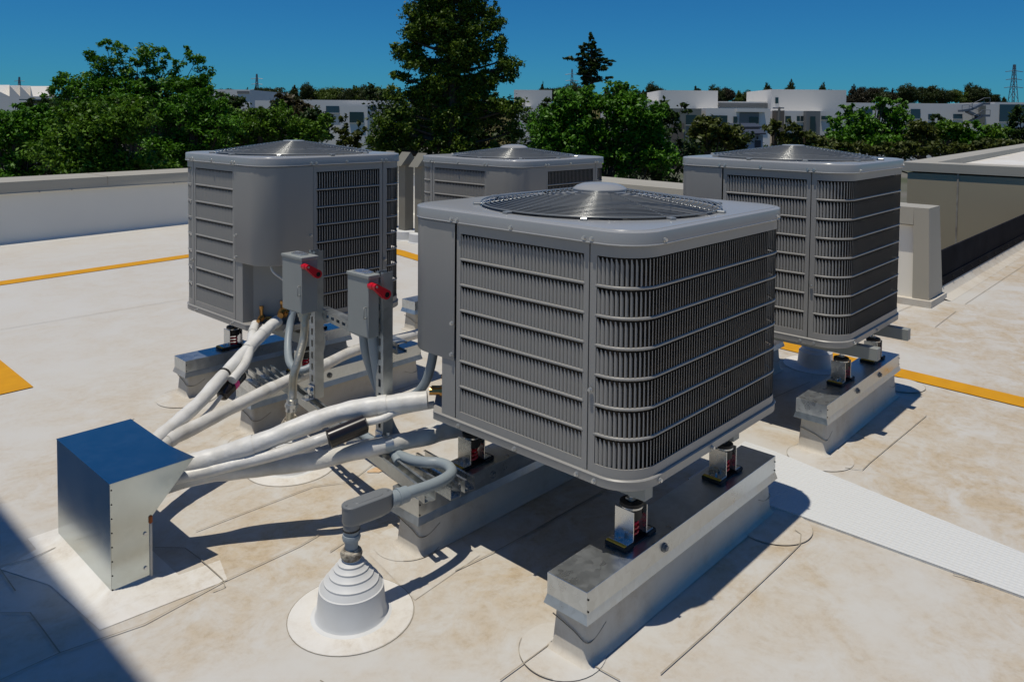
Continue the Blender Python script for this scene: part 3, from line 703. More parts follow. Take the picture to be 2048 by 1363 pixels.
i = int(.53 * len(crC)); d = (crC[i + 1] - crC[i]).normalized(); m = MB(); m.tube([crC[i] - d * .004, crC[i] + d * .004], .0285, 16, True, 0); m.build('cable_tie', M['rubber'], oC)
D = [(1.02, 2.64, .21), (1.143, 2.726, .238), (1.299, 2.789, .243), (1.468, 2.849, .25), (1.639, 2.885, .265), (1.753, 2.903, .276), (1.927, 2.96, .272), (2.154, 3.056, .268), (2.343, 3.071, .266), (2.628, 3.09, .262), (3.1, 3.10, .27), (3.36, 3.1, .36), (3.41, 3.12, .42)]
pipe('white pipe lying over the long curb, strapped to the strut beside the flexible conduit', D, .0255, mt='pipewrap2', wraps=(.1, .34))
Ee = [(1.50, 2.935, .325), (1.585, 2.985, .365), (1.655, 3.075, .40), (1.715, 3.165, .43), (1.765, 3.232, .448)]
pipe('short white pipe dropping from the tall condenser behind the tied one', Ee, .0185, wraps=(.8,))
clamp((1.762, 2.905, .276), (.99, .1, 0), .0265, 'pipe clamp beside the flexible metal conduit, round the pipe lying over the long curb')
clamp((1.628, 2.088, .274), (.8, -.4, 0), .0285, 'pipe clamp on the strut near the curved grey conduit, round the low shaded pipe')
# liquid lines with filter driers
ll = thing('liquid_line', 'thin white liquid line with a shiny black filter drier under the thick pipe', 'pipe', (1.158, 2.383, .25))
o3 = Vector((1.158, 2.383, .25))
def rel(pts, o): return [Vector(p) - o for p in pts]
m = MB(); m.tube(rel([(.98, 2.47, .232), (1.08, 2.42, .243), (1.158, 2.375, .254), (1.32, 2.255, .292), (1.40, 2.185, .325), (1.44, 2.165, .335)], o3), .0195, 12); m.build('insulation', M['pipewrap2'], ll, 60)
m = MB(); m.tube(rel([(1.545, 2.122, .362), (1.60, 2.085, .372), (1.66, 2.07, .385), (1.76, 2.0, .40)], o3), .0125, 10); m.build('insulation', M['pipewrap'], ll, 60)
a_, b_ = Vector((1.432, 2.158, .330)) - o3, Vector((1.556, 2.112, .362)) - o3
m = MB(); m.tube([a_, a_.lerp(b_, .04), a_.lerp(b_, .1), a_.lerp(b_, .9), a_.lerp(b_, .96), b_], lambda t: .031 if .15 < t < .85 else .021 + .008 * (t > .02 and t < .98), 20, True, 0)
dr = m.build('filter_drier', M['drier'], ll, 50)
ll2 = thing('liquid_line', 'thin liquid line with black filter drier and pink tag under the tied pipe', 'pipe', (1.43, 2.981, .26))
o4 = Vector((1.43, 2.981, .26)); a_, b_ = Vector((1.452, 2.932, .272)) - o4, Vector((1.578, 3.00, .318)) - o4
m = MB(); m.tube([a_, a_.lerp(b_, .06), a_.lerp(b_, .94), b_], lambda t: .026 if .1 < t < .9 else .018, 20, True, 0); dr2 = m.build('filter_drier', M['drier'], ll2, 50)
m = MB(); p = a_.lerp(b_, .52); d = (b_ - a_).normalized(); m.tube([p - d * .014, p + d * .014], .0268, 20, False, 0); m.build('pink_tag', M['pink'], dr2)
m = MB(); m.tube([b_, b_ + Vector((.05, .06, .05)), b_ + Vector((.12, .16, .10))], .008, 8); m.tube([a_, a_ + Vector((-.12, -.10, -.02)), a_ + Vector((-.3, -.2, -.03))], .008, 8); m.build('thin_pipe', M['pipewrap2'], ll2)

# ------------------------------------------------------------------ pipe boots, conduit body, conduits
def boot(label, c, top=True, mt='boot'):
    b = thing('pipe_boot', label, 'pipe boot', (c[0], c[1], 0), 0, 'stepped rubber pipe boots')
    m = MB(); m.lathe([(.0, .003), (.172, .003), (.174, .0012), (.174, 0)], 48, (0, 0)); m.build('flange', M['patch'], b)
    m = MB(); ring_arc(m, (0, 0), .174, 0, 6.283, .003, .0018, 48); m.build('flange_edge', M['seam'], b)
    pr = [(.112, .003), (.101, .006), (.096, .014), (.0905, .075)]
    for r_, z in ((.0885, .078), (.0745, .098), (.060, .116), (.047, .132), (.036, .146)):
        pr += [(r_ + .0015, z), (r_ + .0015, z + .005), (r_ - .0022, z + .0065)]
    pr += [(.0255, .158), (.0235, .168), (.0, .168)] if top else [(.03, .15)]
    m = MB(); m.lathe(pr, 44); m.build('cone', M[mt], b, 28)
    return b
boot('white stepped pipe boot in front, grey conduit elbow above it', (1.254, 1.772))
boot('white stepped pipe boot under the flexible metal conduit, half hidden by the thick pipe', (1.632, 2.712))
boot('grey shaded stepped pipe boot beyond the condenser by the white pillar', (4.37, 1.70), mt='boot')
# conduit elbow on the front boot
lc = Vector((1.254, 1.772, 0)); eb = thing('conduit_elbow', 'grey plastic conduit elbow body with flat cover on a short riser above the front boot', 'conduit fitting', lc + Vector((0, 0, .165)))
def eo(m, n, mt, sharp=35):
    o = m.build(n, mt, eb, sharp); o.location = -(lc + Vector((0, 0, .165))); return o
m = MB(); m.lathe([(.0, .160), (.0245, .160), (.029, .166), (.031, .176), (.028, .184), (.022, .188), (.022, .19), (0, .19)], 24, lc.xy); eo(m, 'sealant_collar', M['mastic'])
m = MB(); m.lathe([(.0185, .186), (.0185, .215)], 20, lc.xy); m.lathe([(.018, .212), (.024, .214), (.026, .222), (.024, .23), (.019, .232)], 20, lc.xy); m.lathe([(.021, .23), (.021, .243)], 20, lc.xy); eo(m, 'riser', M['conduit'])
m = MB(); m.lathe([(.0225, .241), (.0245, .243), (.0245, .247), (.022, .248)], 20, lc.xy); eo(m, 'gasket', M['rubber'])
dd = Vector((.99, -.10, 0)).normalized(); nn = Vector((-dd.y, dd.x, 0))
def stad(hw, l0, l1, z, n=9):
    out = []
    for k in range(n): an = PI / 2 + PI * k / (n - 1); out.append(lc + dd * (l0 + hw * math.cos(an)) + nn * hw * math.sin(an) + Vector((0, 0, z)))
    for k in range(n): an = -PI / 2 + PI * k / (n - 1); out.append(lc + dd * (l1 + hw * math.cos(an)) + nn * hw * math.sin(an) + Vector((0, 0, z)))
    return out
m = MB(); m.rings([stad(.018, .0, .085, .256), stad(.024, .0, .10, .262), stad(.0265, 0, .103, .27), stad(.0265, 0, .103, .309)], True, True, True); m.lathe([(.0235, .247), (.0235, .262)], 20, lc.xy); eo(m, 'body', M['lb'])
m = MB(); m.rings([stad(.0275, 0, .103, .3092), stad(.0275, 0, .103, .3135), stad(.0255, 0, .103, .3155)], True, True, True)
m.rings([stad(.014, .02, .085, .3156), stad(.0125, .02, .085, .317)], True, False, True)
for f in (-.016, .119): q_ = lc + dd * f; m.tube([q_ + Vector((0, 0, .3156)), q_ + Vector((0, 0, .3172))], .0035, 8)
eo(m, 'cover', M['lb'])
e0 = lc + dd * .128 + Vector((0, 0, .285))
m = MB(); m.tube([e0 - dd * .004, e0 + dd * .022], .0225, 18, True, 0); m.tube([e0 + dd * .022, e0 + dd * .030], .0255, 12, True, 0); m.tube([e0 + dd * .03, e0 + dd * .055], .0235, 18, True, 0); eo(m, 'connector', M['conduit'])
def conduit(label, pts, r, mt='conduit', name='conduit', fit=(), group='conduits feeding the condensers'):
    pts = [Vector(p) for p in pts]; o = thing(name, label, 'conduit', pts[0], 0, group); rl = [p - pts[0] for p in pts]
    m = MB(); cr = catmull(rl, 10); m.tube(cr, r, 14, True, 0); m.build('hose', M[mt], o, 60)
    for f, k in fit:
        i = min(len(cr) - 2, int(f * (len(cr) - 1))); d = (cr[i + 1] - cr[i]).normalized()
        m = MB(); m.tube([cr[i] - d * .022, cr[i] - d * .006], r * 1.35, 14, True, 0); m.tube([cr[i] - d * .006, cr[i] + d * .008], r * 1.6, 8, True, 0); m.tube([cr[i] + d * .008, cr[i] + d * .024], r * 1.3, 14, True, 0); m.build('fitting', M[k], o)
    return o
e1 = e0 + dd * .05
conduit('curved grey conduit bending from the elbow body back between the strut channels', [e1, e1 + dd * .03, (1.515, 1.752, .279), (1.585, 1.760, .273), (1.640, 1.782, .269), (1.668, 1.824, .267), (1.666, 1.868, .266), (1.645, 1.91, .262), (1.640, 2.00, .248), (1.66, 2.2, .235), (1.70, 2.5, .24)], .0175)
conduit('flexible metal conduit from the left red-handled switch down to its pipe boot', [(1.690, 2.708, .612), (1.688, 2.700, .56), (1.679, 2.697, .50), (1.640, 2.673, .43), (1.618, 2.668, .38), (1.615, 2.671, .32), (1.600, 2.655, .265), (1.612, 2.685, .22), (1.632, 2.712, .16)], .0165, 'emt', fit=((.03, 'emt'), (.74, 'flash')))
m = MB(); m.lathe([(.0, .155), (.024, .155), (.036, .165), (.038, .176), (.03, .19), (.018, .205), (0, .205)], 18, (1.632, 2.712)); tag(m.build('sealant_cone', M['mastic']), 'lumpy cream sealant collar round the riser above the half hidden boot', 'sealant')
conduit('grey conduit looping from the tall condenser down past the flexible conduit to the left switch', [(1.93, 3.15, .725), (1.915, 3.13, .66), (1.90, 3.12, .55), (1.862, 3.10, .45), (1.815, 3.04, .375), (1.775, 2.955, .325), (1.782, 2.885, .31), (1.832, 2.862, .33), (1.852, 2.84, .40), (1.815, 2.795, .50), (1.705, 2.77, .605)], .0165, fit=((.04, 'conduit'),))
conduit('grey conduit from the right switch bending down along the post to the strut', [(1.632, 2.235, .635), (1.640, 2.235, .57), (1.668, 2.245, .50), (1.690, 2.235, .43), (1.700, 2.20, .36), (1.690, 2.165, .30), (1.665, 2.13, .255), (1.62, 2.02, .235)], .0165, fit=((.55, 'flash'),))
conduit('grey conduit from the right switch passing behind the post', [(1.625, 2.175, .635), (1.634, 2.175, .57), (1.655, 2.178, .47), (1.672, 2.172, .38), (1.690, 2.15, .30), (1.70, 2.09, .235)], .0165)
conduit('ribbed grey conduit hanging from the control cover of the closest condenser', [(1.775, 2.02, .618), (1.772, 2.022, .57), (1.768, 2.035, .51), (1.765, 2.06, .455), (1.755, 2.10, .41), (1.735, 2.16, .375), (1.71, 2.22, .35)], .0165, fit=((.02, 'rubber'),))
conduit('thin white control cable hanging from the tall condenser cover', [(1.80, 3.16, .722), (1.805, 3.14, .69), (1.86, 3.125, .63), (1.872, 3.11, .53), (1.868, 3.112, .46), (1.855, 3.14, .41)], .0048, 'pipewrap', name='control_cable')

# ------------------------------------------------------------------ vents by the back parapet
vcs = [(5.575, 7.115, 'leftmost of the beige gabled vent ducts, mostly behind the tall condenser'), (5.575, 6.835, 'beige gabled vent duct standing clear between the two rear condensers'), (5.575, 6.555, 'beige gabled vent duct half behind the short rear condenser')]
for x, y, lb in vcs:
    v = thing('vent_duct', lb, 'vent', (x, y, 0), 0, 'beige vent ducts by the parapet')
    m = MB(); m.box(-.062, .062, -.058, .058, .06, .875, .003); m.build('duct', M['duct'], v)
    m = MB(); pf = [(-.135, .835), (0, .985), (.135, .835), (.06, .85), (-.06, .85)]
    m.rings([[Vector((a_, yy, z)) for a_, z in pf] for yy in (-.075, .075)], True, True, True); m.build('gable_hood', M['duct'], v)
    m = MB(); m.lathe([(.16, .002), (.15, .012), (.145, .10), (.13, .108), (.0, .108)], 32); m.build('boot_collar', M['boot'], v)

# ------------------------------------------------------------------ parapet walls
def wallrun(name, label, poly_in, poly_out, zt, cat='parapet wall', front='wallmem', ch=.125):
    r_ = thing(name, label, cat, (*poly_in[0], 0)); o = (-poly_in[0][0], -poly_in[0][1], 0)
    def bb(m, n, mt):
        q_ = m.build(n, mt, r_, 30); q_.location = o; return q_
    n = len(poly_in); m = MB()
    rs = []
    for a_, b_ in zip(poly_in, poly_out):
        a2, b2 = Vector(a_), Vector(b_); d = (b2 - a2).normalized(); f = a2 - d * .06
        rs.append([Vector((*f, .001)), Vector((*(a2 - d * .02), .02)), Vector((*(a2), .07)), Vector((*a2, zt - ch + .02)), Vector((*b2, zt - ch + .02)), Vector((*b2, -6.5))])
    m.rings(rs, False); bb(m, 'membrane_face', M[front])
    rs = []; m = MB()
    for a_, b_ in zip(poly_in, poly_out):
        a2, b2 = Vector(a_), Vector(b_); d = (b2 - a2).normalized(); i_ = a2 - d * .03; o_ = b2 + d * .02
        rs.append([Vector((*(i_ - d * .012), zt - ch - .005)), Vector((*i_, zt - ch + .012)), Vector((*i_, zt - .002)), Vector((*(i_ + d * .003), zt)), Vector((*o_, zt + .012)), Vector((*(o_ + d * .002), zt - ch))])
    m.rings(rs, False); cp_ = bb(m, 'coping', M['coping'])
    for a_, b_, c_, d_ in zip(poly_in, poly_in[1:], poly_out, poly_out[1:]):
        L_ = (Vector(b_) - Vector(a_)).length; k = 1.1
        while k < L_ - .3:
            f = k / L_; i_ = Vector(a_).lerp(Vector(b_), f); o_ = Vector(c_).lerp(Vector(d_), f); d = (o_ - i_).normalized(); t = Vector((-d.y, d.x)) * .004; q1, q2 = i_ - d * .0315, o_ + d * .02
            m = MB(); m.rings([[Vector((*(q1 + t * sg), zt - ch + .015)), Vector((*(q1 + t * sg), zt + .001)), Vector((*(q1 + t * sg + d * .004), zt + .0025)), Vector((*(q2 + t * sg), zt + .0145))] for sg in (-1, 1)], False)
            q_ = m.build('coping_joint', M['seam'], cp_); k += 2.4
            m = MB()
            for w_ in (-.8, .4): p_ = q1 + t / t.length * w_ - d * .006; m.tube([Vector((*p_, zt - ch + .002)), Vector((*(p_ - d * .006), zt - ch + .002))], .008, 8)
            m.build('coping_screw', M['lb'], cp_)
    return r_
wallrun('parapet_wall', 'white membrane parapet with beige coping on the left, in shade', [(-4, 8.86), (2.3, 9.49), (4.4, 9.72), (7.18, 9.98)], [(-4, 9.32), (2.25, 9.95), (4.35, 10.18), (7.66, 10.44)], .655)
wallrun('parapet_wall', 'white sunlit parapet with beige coping behind the rear condensers', [(7.17, 9.98), (6.95, 7.0), (6.72, 4.0), (6.50, 1.98)], [(7.65, 10.44), (7.38, 7.0), (7.14, 4.0), (6.90, 1.96)], .70)
# pillar at the parapet end
pl = thing('wall_pillar', 'white pillar with beige metal trim ending the parapet, beside the rightmost condenser', 'pillar', (6.33, 1.62, 0))
def po(m, n, mt):
    q_ = m.build(n, mt, pl, 25); q_.location = (-6.33, -1.62, 0); return q_
m = MB(); m.prism([(6.36, 1.74), (6.36, 2.0), (6.6, 2.0), (6.6, 1.74)], 0, .60); po(m, 'membrane_face', M['wallmem'])
m = MB()
def fr4(u0, u1, v0, v1, z0, u0b, v0b): 
    return [Vector((u0, v0, z0)), Vector((u1, v0, z0)), Vector((u1, v1, z0)), Vector((u0, v1, z0))]
m.rings([fr4(6.335, 6.70, 1.625, 1.742, .05, 0, 0), fr4(6.315, 6.60, 1.640, 1.745, .742, 0, 0)], True, True, True); po(m, 'end_trim', M['coping'])
m = MB(); m.rings([fr4(6.315, 6.60, 1.7455, 2.01, .61, 0, 0), fr4(6.315, 6.60, 1.7455, 2.01, .742, 0, 0)], True, True, True); po(m, 'cap', M['coping'])
m = MB(); m.prism([(6.30, 1.60), (6.30, 2.0), (6.73, 2.0), (6.73, 1.60)], .001, .05); po(m, 'base_flashing', M['curb'])
# low dark wall running away beyond the pillar
lw = thing('low_wall', 'low dark metal wall with pale base flashing running away to the right', 'low wall', (6.72, 1.67, 0))
def lo(m, n, mt):
    q_ = m.build(n, mt, lw, 25); q_.location = (-6.72, -1.67, 0); return q_
m = MB(); m.box(6.72, 15.5, 1.675, 1.69, .14, .358); lo(m, 'dark_face', M['darkmetal'])
m = MB(); m.box(6.72, 15.5, 1.664, 1.692, .07, .142, .002); lo(m, 'termination_bar', M['darkmetal'])
m = MB()
for k in range(28): m.tube([(6.85 + k * .31, 1.664, .11), (6.85 + k * .31, 1.655, .11)], .009, 8)
lo(m, 'bolt', M['dark'])
m = MB(); rs = [[Vector((u_, 1.667, .075)), Vector((u_, 1.655, .05)), Vector((u_, 1.62, .02)), Vector((u_, 1.55, .001))] for u_ in (6.66, 9, 12, 15.5)]; m.rings(rs, False); lo(m, 'base_flashing', M['curb'])
# neighbouring raised roof block
nb = thing('neighbour_building', 'beige walled roof block with metal coping and white roof at the right edge', 'building', (12.6, 3.6, 0))
def no(m, n, mt):
    q_ = m.build(n, mt, nb, 25); q_.location = (-12.6, -3.6, 0); return q_
m = MB(); m.prism([(12.72, -14), (40, -14), (40, 4.95), (12.72, 3.62)], -6.5, .60); no(m, 'wall', M['beige'])
m = MB()
for y in (2.93, -.5, -4): m.box(12.712, 12.72, y - .012, y + .012, -1, .64)
no(m, 'wall_joint', M['seam'])
m = MB(); c1 = [(12.695, -14.1), (40.1, -14.1), (40.1, 5.08), (12.695, 3.70)]; c2 = [(13.0, -13.7), (39.7, -13.7), (39.7, 4.55), (13.0, 3.28)]
m.rings([[Vector((*p_, .60)) for p_ in c2], [Vector((*p_, .625)) for p_ in c1], [Vector((*p_, .755)) for p_ in c1], [Vector((*p_, .765)) for p_ in c2], [Vector((*p_, .66)) for p_ in c2]], True); no(m, 'coping', M['coping'])
m = MB(); m.sheet(c2, .665); no(m, 'roof', M['patch'])
# unseen beam on posts, added out of frame to shade the deck's bottom left corner
shade_caster = thing('canopy', 'added unseen white beam on posts, there to shade the bottom left corner', 'canopy', (-.62, 1.2, 0))
m = MB(); m.box(-.33, .27, 0, 5.2, 5.15, 5.40, .01); m.build('beam', M['wallmem'], shade_caster)
for y in (.3, 4.9):
    m = MB(); m.box(-.10, .02, y - .06, y + .06, 0, 5.15, .005); m.build('post', M['wallmem'], shade_caster)
#BACKGROUND
# ------------------------------------------------------------------ background: trees, buildings, pylons
GZ = -6.5
LEAF = {
 'green': leaf_mat('leaf_green', (.022, .085, .005), (.11, .27, .014)), 'bright': leaf_mat('leaf_bright', (.035, .095, .006), (.13, .25, .016)),
 'dark': leaf_mat('leaf_dark', (.014, .034, .006), (.042, .078, .014)), 'conifer': leaf_mat('leaf_conifer', (.022, .06, .006), (.13, .20, .016)),
 'olive': leaf_mat('leaf_olive', (.035, .052, .008), (.10, .12, .02)), 'brown': leaf_mat('leaf_brown', (.028, .026, .008), (.062, .052, .018)),
 'far': leaf_mat('leaf_far', (.020, .036, .010), (.055, .075, .018)), 'farlight': leaf_mat('leaf_far_light', (.05, .085, .012), (.11, .16, .02)), 'farbrown': leaf_mat('leaf_far_brown', (.030, .028, .016), (.06, .055, .03))}
M['bark'] = mat('bark', (.10, .075, .05), .85, 0, .2, noise=(8, .3, (.055, .04, .028)))
VW = Vector((_c, _s, 0))
def leaves_mesh(name, lobes, leaf, per, gen, flat=.5, clump=.32, shell=(.45, 1.05), ratio=.5):
    """many small leaf faces, gathered in clumps spread through the crown's lobes"""
    allp = []
    for (c, rx, ry, rz) in lobes:
        n = max(8, int(per * (rx * rz + rx * ry) / (leaf * leaf) * 24))
        nc = max(5, n // 34)
        d = gen.normal(size=(nc, 3)); d /= np.linalg.norm(d, axis=1)[:, None]
        rad = shell[0] + (shell[1] - shell[0]) * gen.random(nc) ** .55
        cc = d * rad[:, None]
        k = gen.integers(0, nc, n)
        p = cc[k] + gen.normal(size=(n, 3)) * clump * .5
        R_ = np.array([[_s, -_c, 0], [_c, _s, 0], [0, 0, 1]])
        p = p * np.array([rx, ry, rz]); p = p @ R_
        allp.append(p + np.array(c))
    P = np.concatenate(allp); n = len(P)
    N = gen.normal(size=(n, 3)); N[:, 2] = np.abs(N[:, 2]) * .8 + flat; N /= np.linalg.norm(N, axis=1)[:, None]
    A = gen.normal(size=(n, 3)); A -= N * (A * N).sum(1)[:, None]; A /= np.linalg.norm(A, axis=1)[:, None]
    B = np.cross(N, A); s = leaf * (.6 + .8 * gen.random((n, 1)))
    V = np.stack([P - A * s * .5, P + B * s * ratio * .5 + N * s * .08, P + A * s * .5, P - B * s * ratio * .5 + N * s * .08], 1).reshape(-1, 3)
    me = bpy.data.meshes.new(name)
    me.vertices.add(4 * n); me.vertices.foreach_set('co', V.ravel())
    me.loops.add(4 * n); me.loops.foreach_set('vertex_index', np.arange(4 * n, dtype=np.int32))
    me.polygons.add(n); me.polygons.foreach_set('loop_start', np.arange(0, 4 * n, 4, dtype=np.int32))
    me.update(); me.validate()
    return me
def tree(name, label, D, lobes, leaf, mt, per=1.0, depth=1.0, trunk_px=None, group=None, limbs=True, clump=.32, cat=None, jitter=.35, trunk_r=.16, seed=1, flat=.5, shell=(.25, 1.05), ratio=.5, spire=False):
    gen = np.random.default_rng(seed)
    L = []
    if name in ('broadleaf_tree', 'shrubby_tree', 'backing_tree'):        # twiggy clumps breaking the outline
        up_l = sorted(lobes, key=lambda l: l[1])[:max(5, len(lobes) // 2)]
        lobes = list(lobes) + [(l[0] + gen.uniform(-1, 1) * l[2], l[1] - l[3] * gen.uniform(.6, 1.15), l[2] * gen.uniform(.3, .5), l[3] * gen.uniform(.3, .5)) for l in up_l for _ in range(2)]
    for (px, py, rx, ry) in lobes:
        dd = D + (gen.random() - .5) * 2 * jitter * rx * D / F * 1.6
        c = at(px, py, dd); L.append((c, rx * D / F, (rx + ry) / 2 * D / F * depth, ry * D / F))
    cx_ = trunk_px if trunk_px else sum(l[0] for l in lobes) / len(lobes)
    b = at(cx_, 232, D); base = Vector((b.x, b.y, GZ))
    t = thing(name, label, cat or name.replace('_', ' '), base, 0, group)
    me = leaves_mesh('crown', [(c - base, *r_) for c, *r_ in L], leaf, per, gen, flat, clump, shell, ratio); me.materials.append(LEAF[mt])
    link(bpy.data.objects.new('crown', me), t)
    m = MB(); top = max(c.z for c, *_ in L); zs = sorted(c.z for c, *_ in L); low = zs[0]
    mid = Vector((base.x, base.y, (low + top) / 2))
    m.tube([Vector((0, 0, 0)), (mid - base) * .5, mid - base, Vector((0, 0, (top - base.z) * (.97 if spire else .70)))], lambda f: trunk_r * (1 - .9 * f), 7, True, 3)
    if limbs:
        for i, (c, *_r) in enumerate(L):
            f = Vector((base.x, base.y, (c.z - (c - Vector((base.x, base.y, c.z))).length * .25) if spire else base.z + (c.z - base.z) * (.6 + .25 * gen.random()))); mid_ = f.lerp(c, .55) + Vector((0, 0, -.05 * (c - f).length))
            m.tube([f - base, mid_ - base, c - base + (c - f).normalized() * _r[0] * .5], lambda q: (.012 + trunk_r * .1) * D / 20 * (1 - .75 * q), 5, True, 3)
    m.build('trunk', M['bark'], t)
    return t
def blob(cx_, cy_, rx, ry, n, r0, r1, seed, low=-1.0):
    g_ = random.Random(seed); out = []
    while len(out) < n:
        x, y = g_.uniform(-1, 1), g_.uniform(-1, low * -1 if low > 0 else 1)
        if x * x + y * y > 1: continue
        r_ = g_.uniform(r0, r1); out.append((cx_ + x * rx, cy_ + y * ry, r_ * g_.uniform(.9, 1.3), r_ * g_.uniform(.75, 1.0)))
    return out
# big ragged tree on the left
T1 = [(213, 92, 15, 11), (242, 100, 17, 14), (180, 110, 14, 11), (199, 122, 24, 15), (297, 106, 27, 17), (318, 100, 13, 11), (330, 118, 13, 9), (375, 103, 12, 12), (392, 121, 19, 14), (410, 146, 19, 17), (357, 130, 13, 10),
      (351, 153, 20, 13), (305, 153, 19, 13), (252, 146, 24, 14), (195, 148, 32, 17), (135, 157, 20, 12), (98, 182, 16, 11), (117, 172, 18, 12), (168, 176, 36, 18), (219, 187, 38, 20), (273, 184, 32, 17), (322, 186, 34, 20), (362, 178, 28, 18), (408, 172, 18, 16), (140, 200, 36, 18), (390, 200, 30, 18), (245, 168, 34, 16), (295, 170, 34, 15), (345, 170, 32, 16), (150, 168, 26, 14), (205, 166, 34, 16), (385, 165, 28, 18), (225, 130, 22, 14), (275, 128, 18, 10), (310, 135, 20, 12), (395, 185, 34, 20), (255, 205, 60, 22), (330, 210, 60, 22), (190, 212, 50, 22)]
tree('ragged_tree', 'tall ragged green tree on the left, sky showing through its upper branches', 19, T1, .085, 'green', 1.1, 1, 275, seed=3, trunk_r=.12, clump=.42, cat='tree')
tree('broadleaf_tree', 'dense green tree filling the far left above the parapet', 15, blob(45, 292, 95, 62, 26, 24, 40, 11) + [(20, 345, 40, 22), (90, 345, 40, 22)], .075, 'green', 1.0, 1, 30, seed=4, cat='tree')
tree('broadleaf_tree', 'dense green tree between the far left one and the tall condenser, dead twigs inside', 14, blob(215, 290, 110, 62, 28, 24, 42, 12) + [(160, 340, 40, 20), (240, 335, 40, 20), (320, 335, 36, 20)] + [(180, 230, 40, 25), (270, 232, 40, 25)], .075, 'bright', 1.0, 1, 230, seed=5, cat='tree')
tree('broadleaf_tree', 'dark green tree rising behind the left edge of the tall condenser', 17, blob(375, 265, 70, 62, 16, 24, 40, 13), .08, 'green', 1.0, 1, 385, seed=6, cat='tree')
tree('shrubby_tree', 'yellowish green low tree right behind the tall condenser fan guard', 21, blob(520, 268, 105, 34, 18, 20, 32, 14) + [(450, 235, 28, 20), (610, 285, 30, 15)], .095, 'bright', 1.0, 1, 520, seed=7, cat='tree')
tree('dark_tree', 'brownish dark round tree in front of the long low white building', 48, [(575, 222, 34, 26), (603, 232, 32, 26), (560, 205, 20, 16), (585, 205, 22, 16), (555, 232, 20, 20)], .34, 'brown', 1.6, 1, 585, seed=8, cat='tree')
tree('dark_tree', 'dark clipped round tree beside the brownish one', 46, [(632, 248, 34, 30), (648, 255, 22, 24), (612, 255, 26, 26)], .3, 'dark', 2.0, 1, 635, seed=9, cat='tree')
tree('young_tree', 'small yellowish young tree left of the tall conifer', 34, [(690, 240, 9, 14), (688, 262, 15, 16), (706, 285, 22, 14), (692, 282, 18, 14), (718, 262, 12, 16)], .2, 'olive', 1.6, 1, 692, seed=10, cat='tree', trunk_r=.08)
for x0, y0, rx, ry, n_, lb, px_, D_ in ((110, 275, 130, 45, 16, 'deep green tree closing the gap behind the far left trees', 120, 27), (330, 265, 120, 50, 16, 'deep green tree standing behind the ragged tree trunk', 330, 26), (480, 262, 90, 36, 12, 'deep green tree behind the yellowish low tree', 480, 30),
                             (1110, 290, 70, 70, 12, 'deep green tree between the conifer and the leafy bright tree', 1110, 24), (1300, 300, 80, 60, 12, 'deep green tree behind the right side of the leafy bright tree', 1310, 22), (880, 265, 130, 65, 18, 'deep green tree at the foot of the tall conifer', 860, 31), (1440, 298, 70, 18, 12, 'deep green tree behind the olive one at the grey bay', 1440, 40), (1590, 302, 75, 14, 12, 'deep green tree behind the utility pole foot', 1590, 44), (1880, 292, 180, 14, 18, 'deep green trees merged low before the white wall at right', 1900, 44)):
    tree('backing_tree', lb, D_, blob(x0, y0, rx, ry, n_, *((28, 44) if ry > 25 else (18, 26)), px_), .17, 'dark', 1.0, 1, px_, seed=60 + px_ % 37, cat='tree')
# tall conifer in the centre
g_ = random.Random(5); T2 = []
for i in range(125):
    y = -70 + 400 * (i / 124); hw = 46 + 70 * min(1, (y + 70) / 230) + (22 if y > 190 else 0); x = 905 + g_.uniform(-1, 1) * hw - (10 if y > 200 else 0)
    r_ = g_.uniform(14, 27); T2.append((x, y, r_ * 1.15, r_ * .78))
T2 += [(990, 22, 12, 14), (995, 50, 15, 16), (1003, 80, 15, 14), (1010, 118, 16, 13), (1016, 150, 14, 14), (795, 150, 14, 12), (790, 95, 10, 8), (770, 250, 26, 24), (760, 285, 26, 22), (1030, 260, 20, 24), (800, 235, 24, 20)]
for i in range(14): T2.append((905 + g_.uniform(-20, 20), -60 + i * 27, 34, 22))
tree('tall_conifer', 'very tall dark conifer in the middle whose top leaves the picture', 26, T2, .11, 'conifer', 1.2, 1, 905, seed=11, trunk_r=.38, clump=.36, cat='tree', flat=.2, spire=True)
tree('broadleaf_tree', 'leafy bright green tree right of the tall conifer, behind the closest condenser', 15, blob(1195, 275, 135, 80, 34, 24, 38, 15) + [(1150, 205, 40, 24), (1190, 200, 36, 20), (1235, 215, 36, 22), (1320, 300, 36, 30), (1350, 330, 30, 26), (1100, 235, 34, 26), (1285, 250, 34, 24)], .08, 'green', 1.0, 1, 1200, seed=12, cat='tree')
tree('pine_tree', 'thin dark pine with uneven branches standing alone against the sky', 62, [(1180, 74, 6, 11), (1178, 92, 13, 8), (1163, 98, 10, 6), (1148, 117, 17, 5), (1194, 106, 14, 6), (1211, 122, 14, 5), (1166, 128, 16, 8), (1197, 137, 18, 7), (1222, 128, 8, 4), (1162, 148, 15, 7), (1196, 156, 14, 6), (1184, 118, 16, 8), (1181, 146, 14, 9), (1218, 156, 9, 3), (1178, 170, 10, 8), (1170, 112, 14, 8), (1188, 128, 16, 8), (1176, 138, 18, 9), (1172, 160, 14, 8), (1186, 92, 10, 8)], .26, 'dark', 2.2, 1, 1181, seed=13, trunk_r=.20, cat='tree', flat=.8, jitter=.1, spire=True)
tree('olive_tree', 'olive coloured bushy tree in front of the grey building bay', 31, blob(1425, 275, 60, 28, 12, 16, 26, 16) + [(1395, 250, 20, 18), (1420, 243, 16, 14)], .19, 'olive', 1.5, 1, 1420, seed=14, cat='tree')
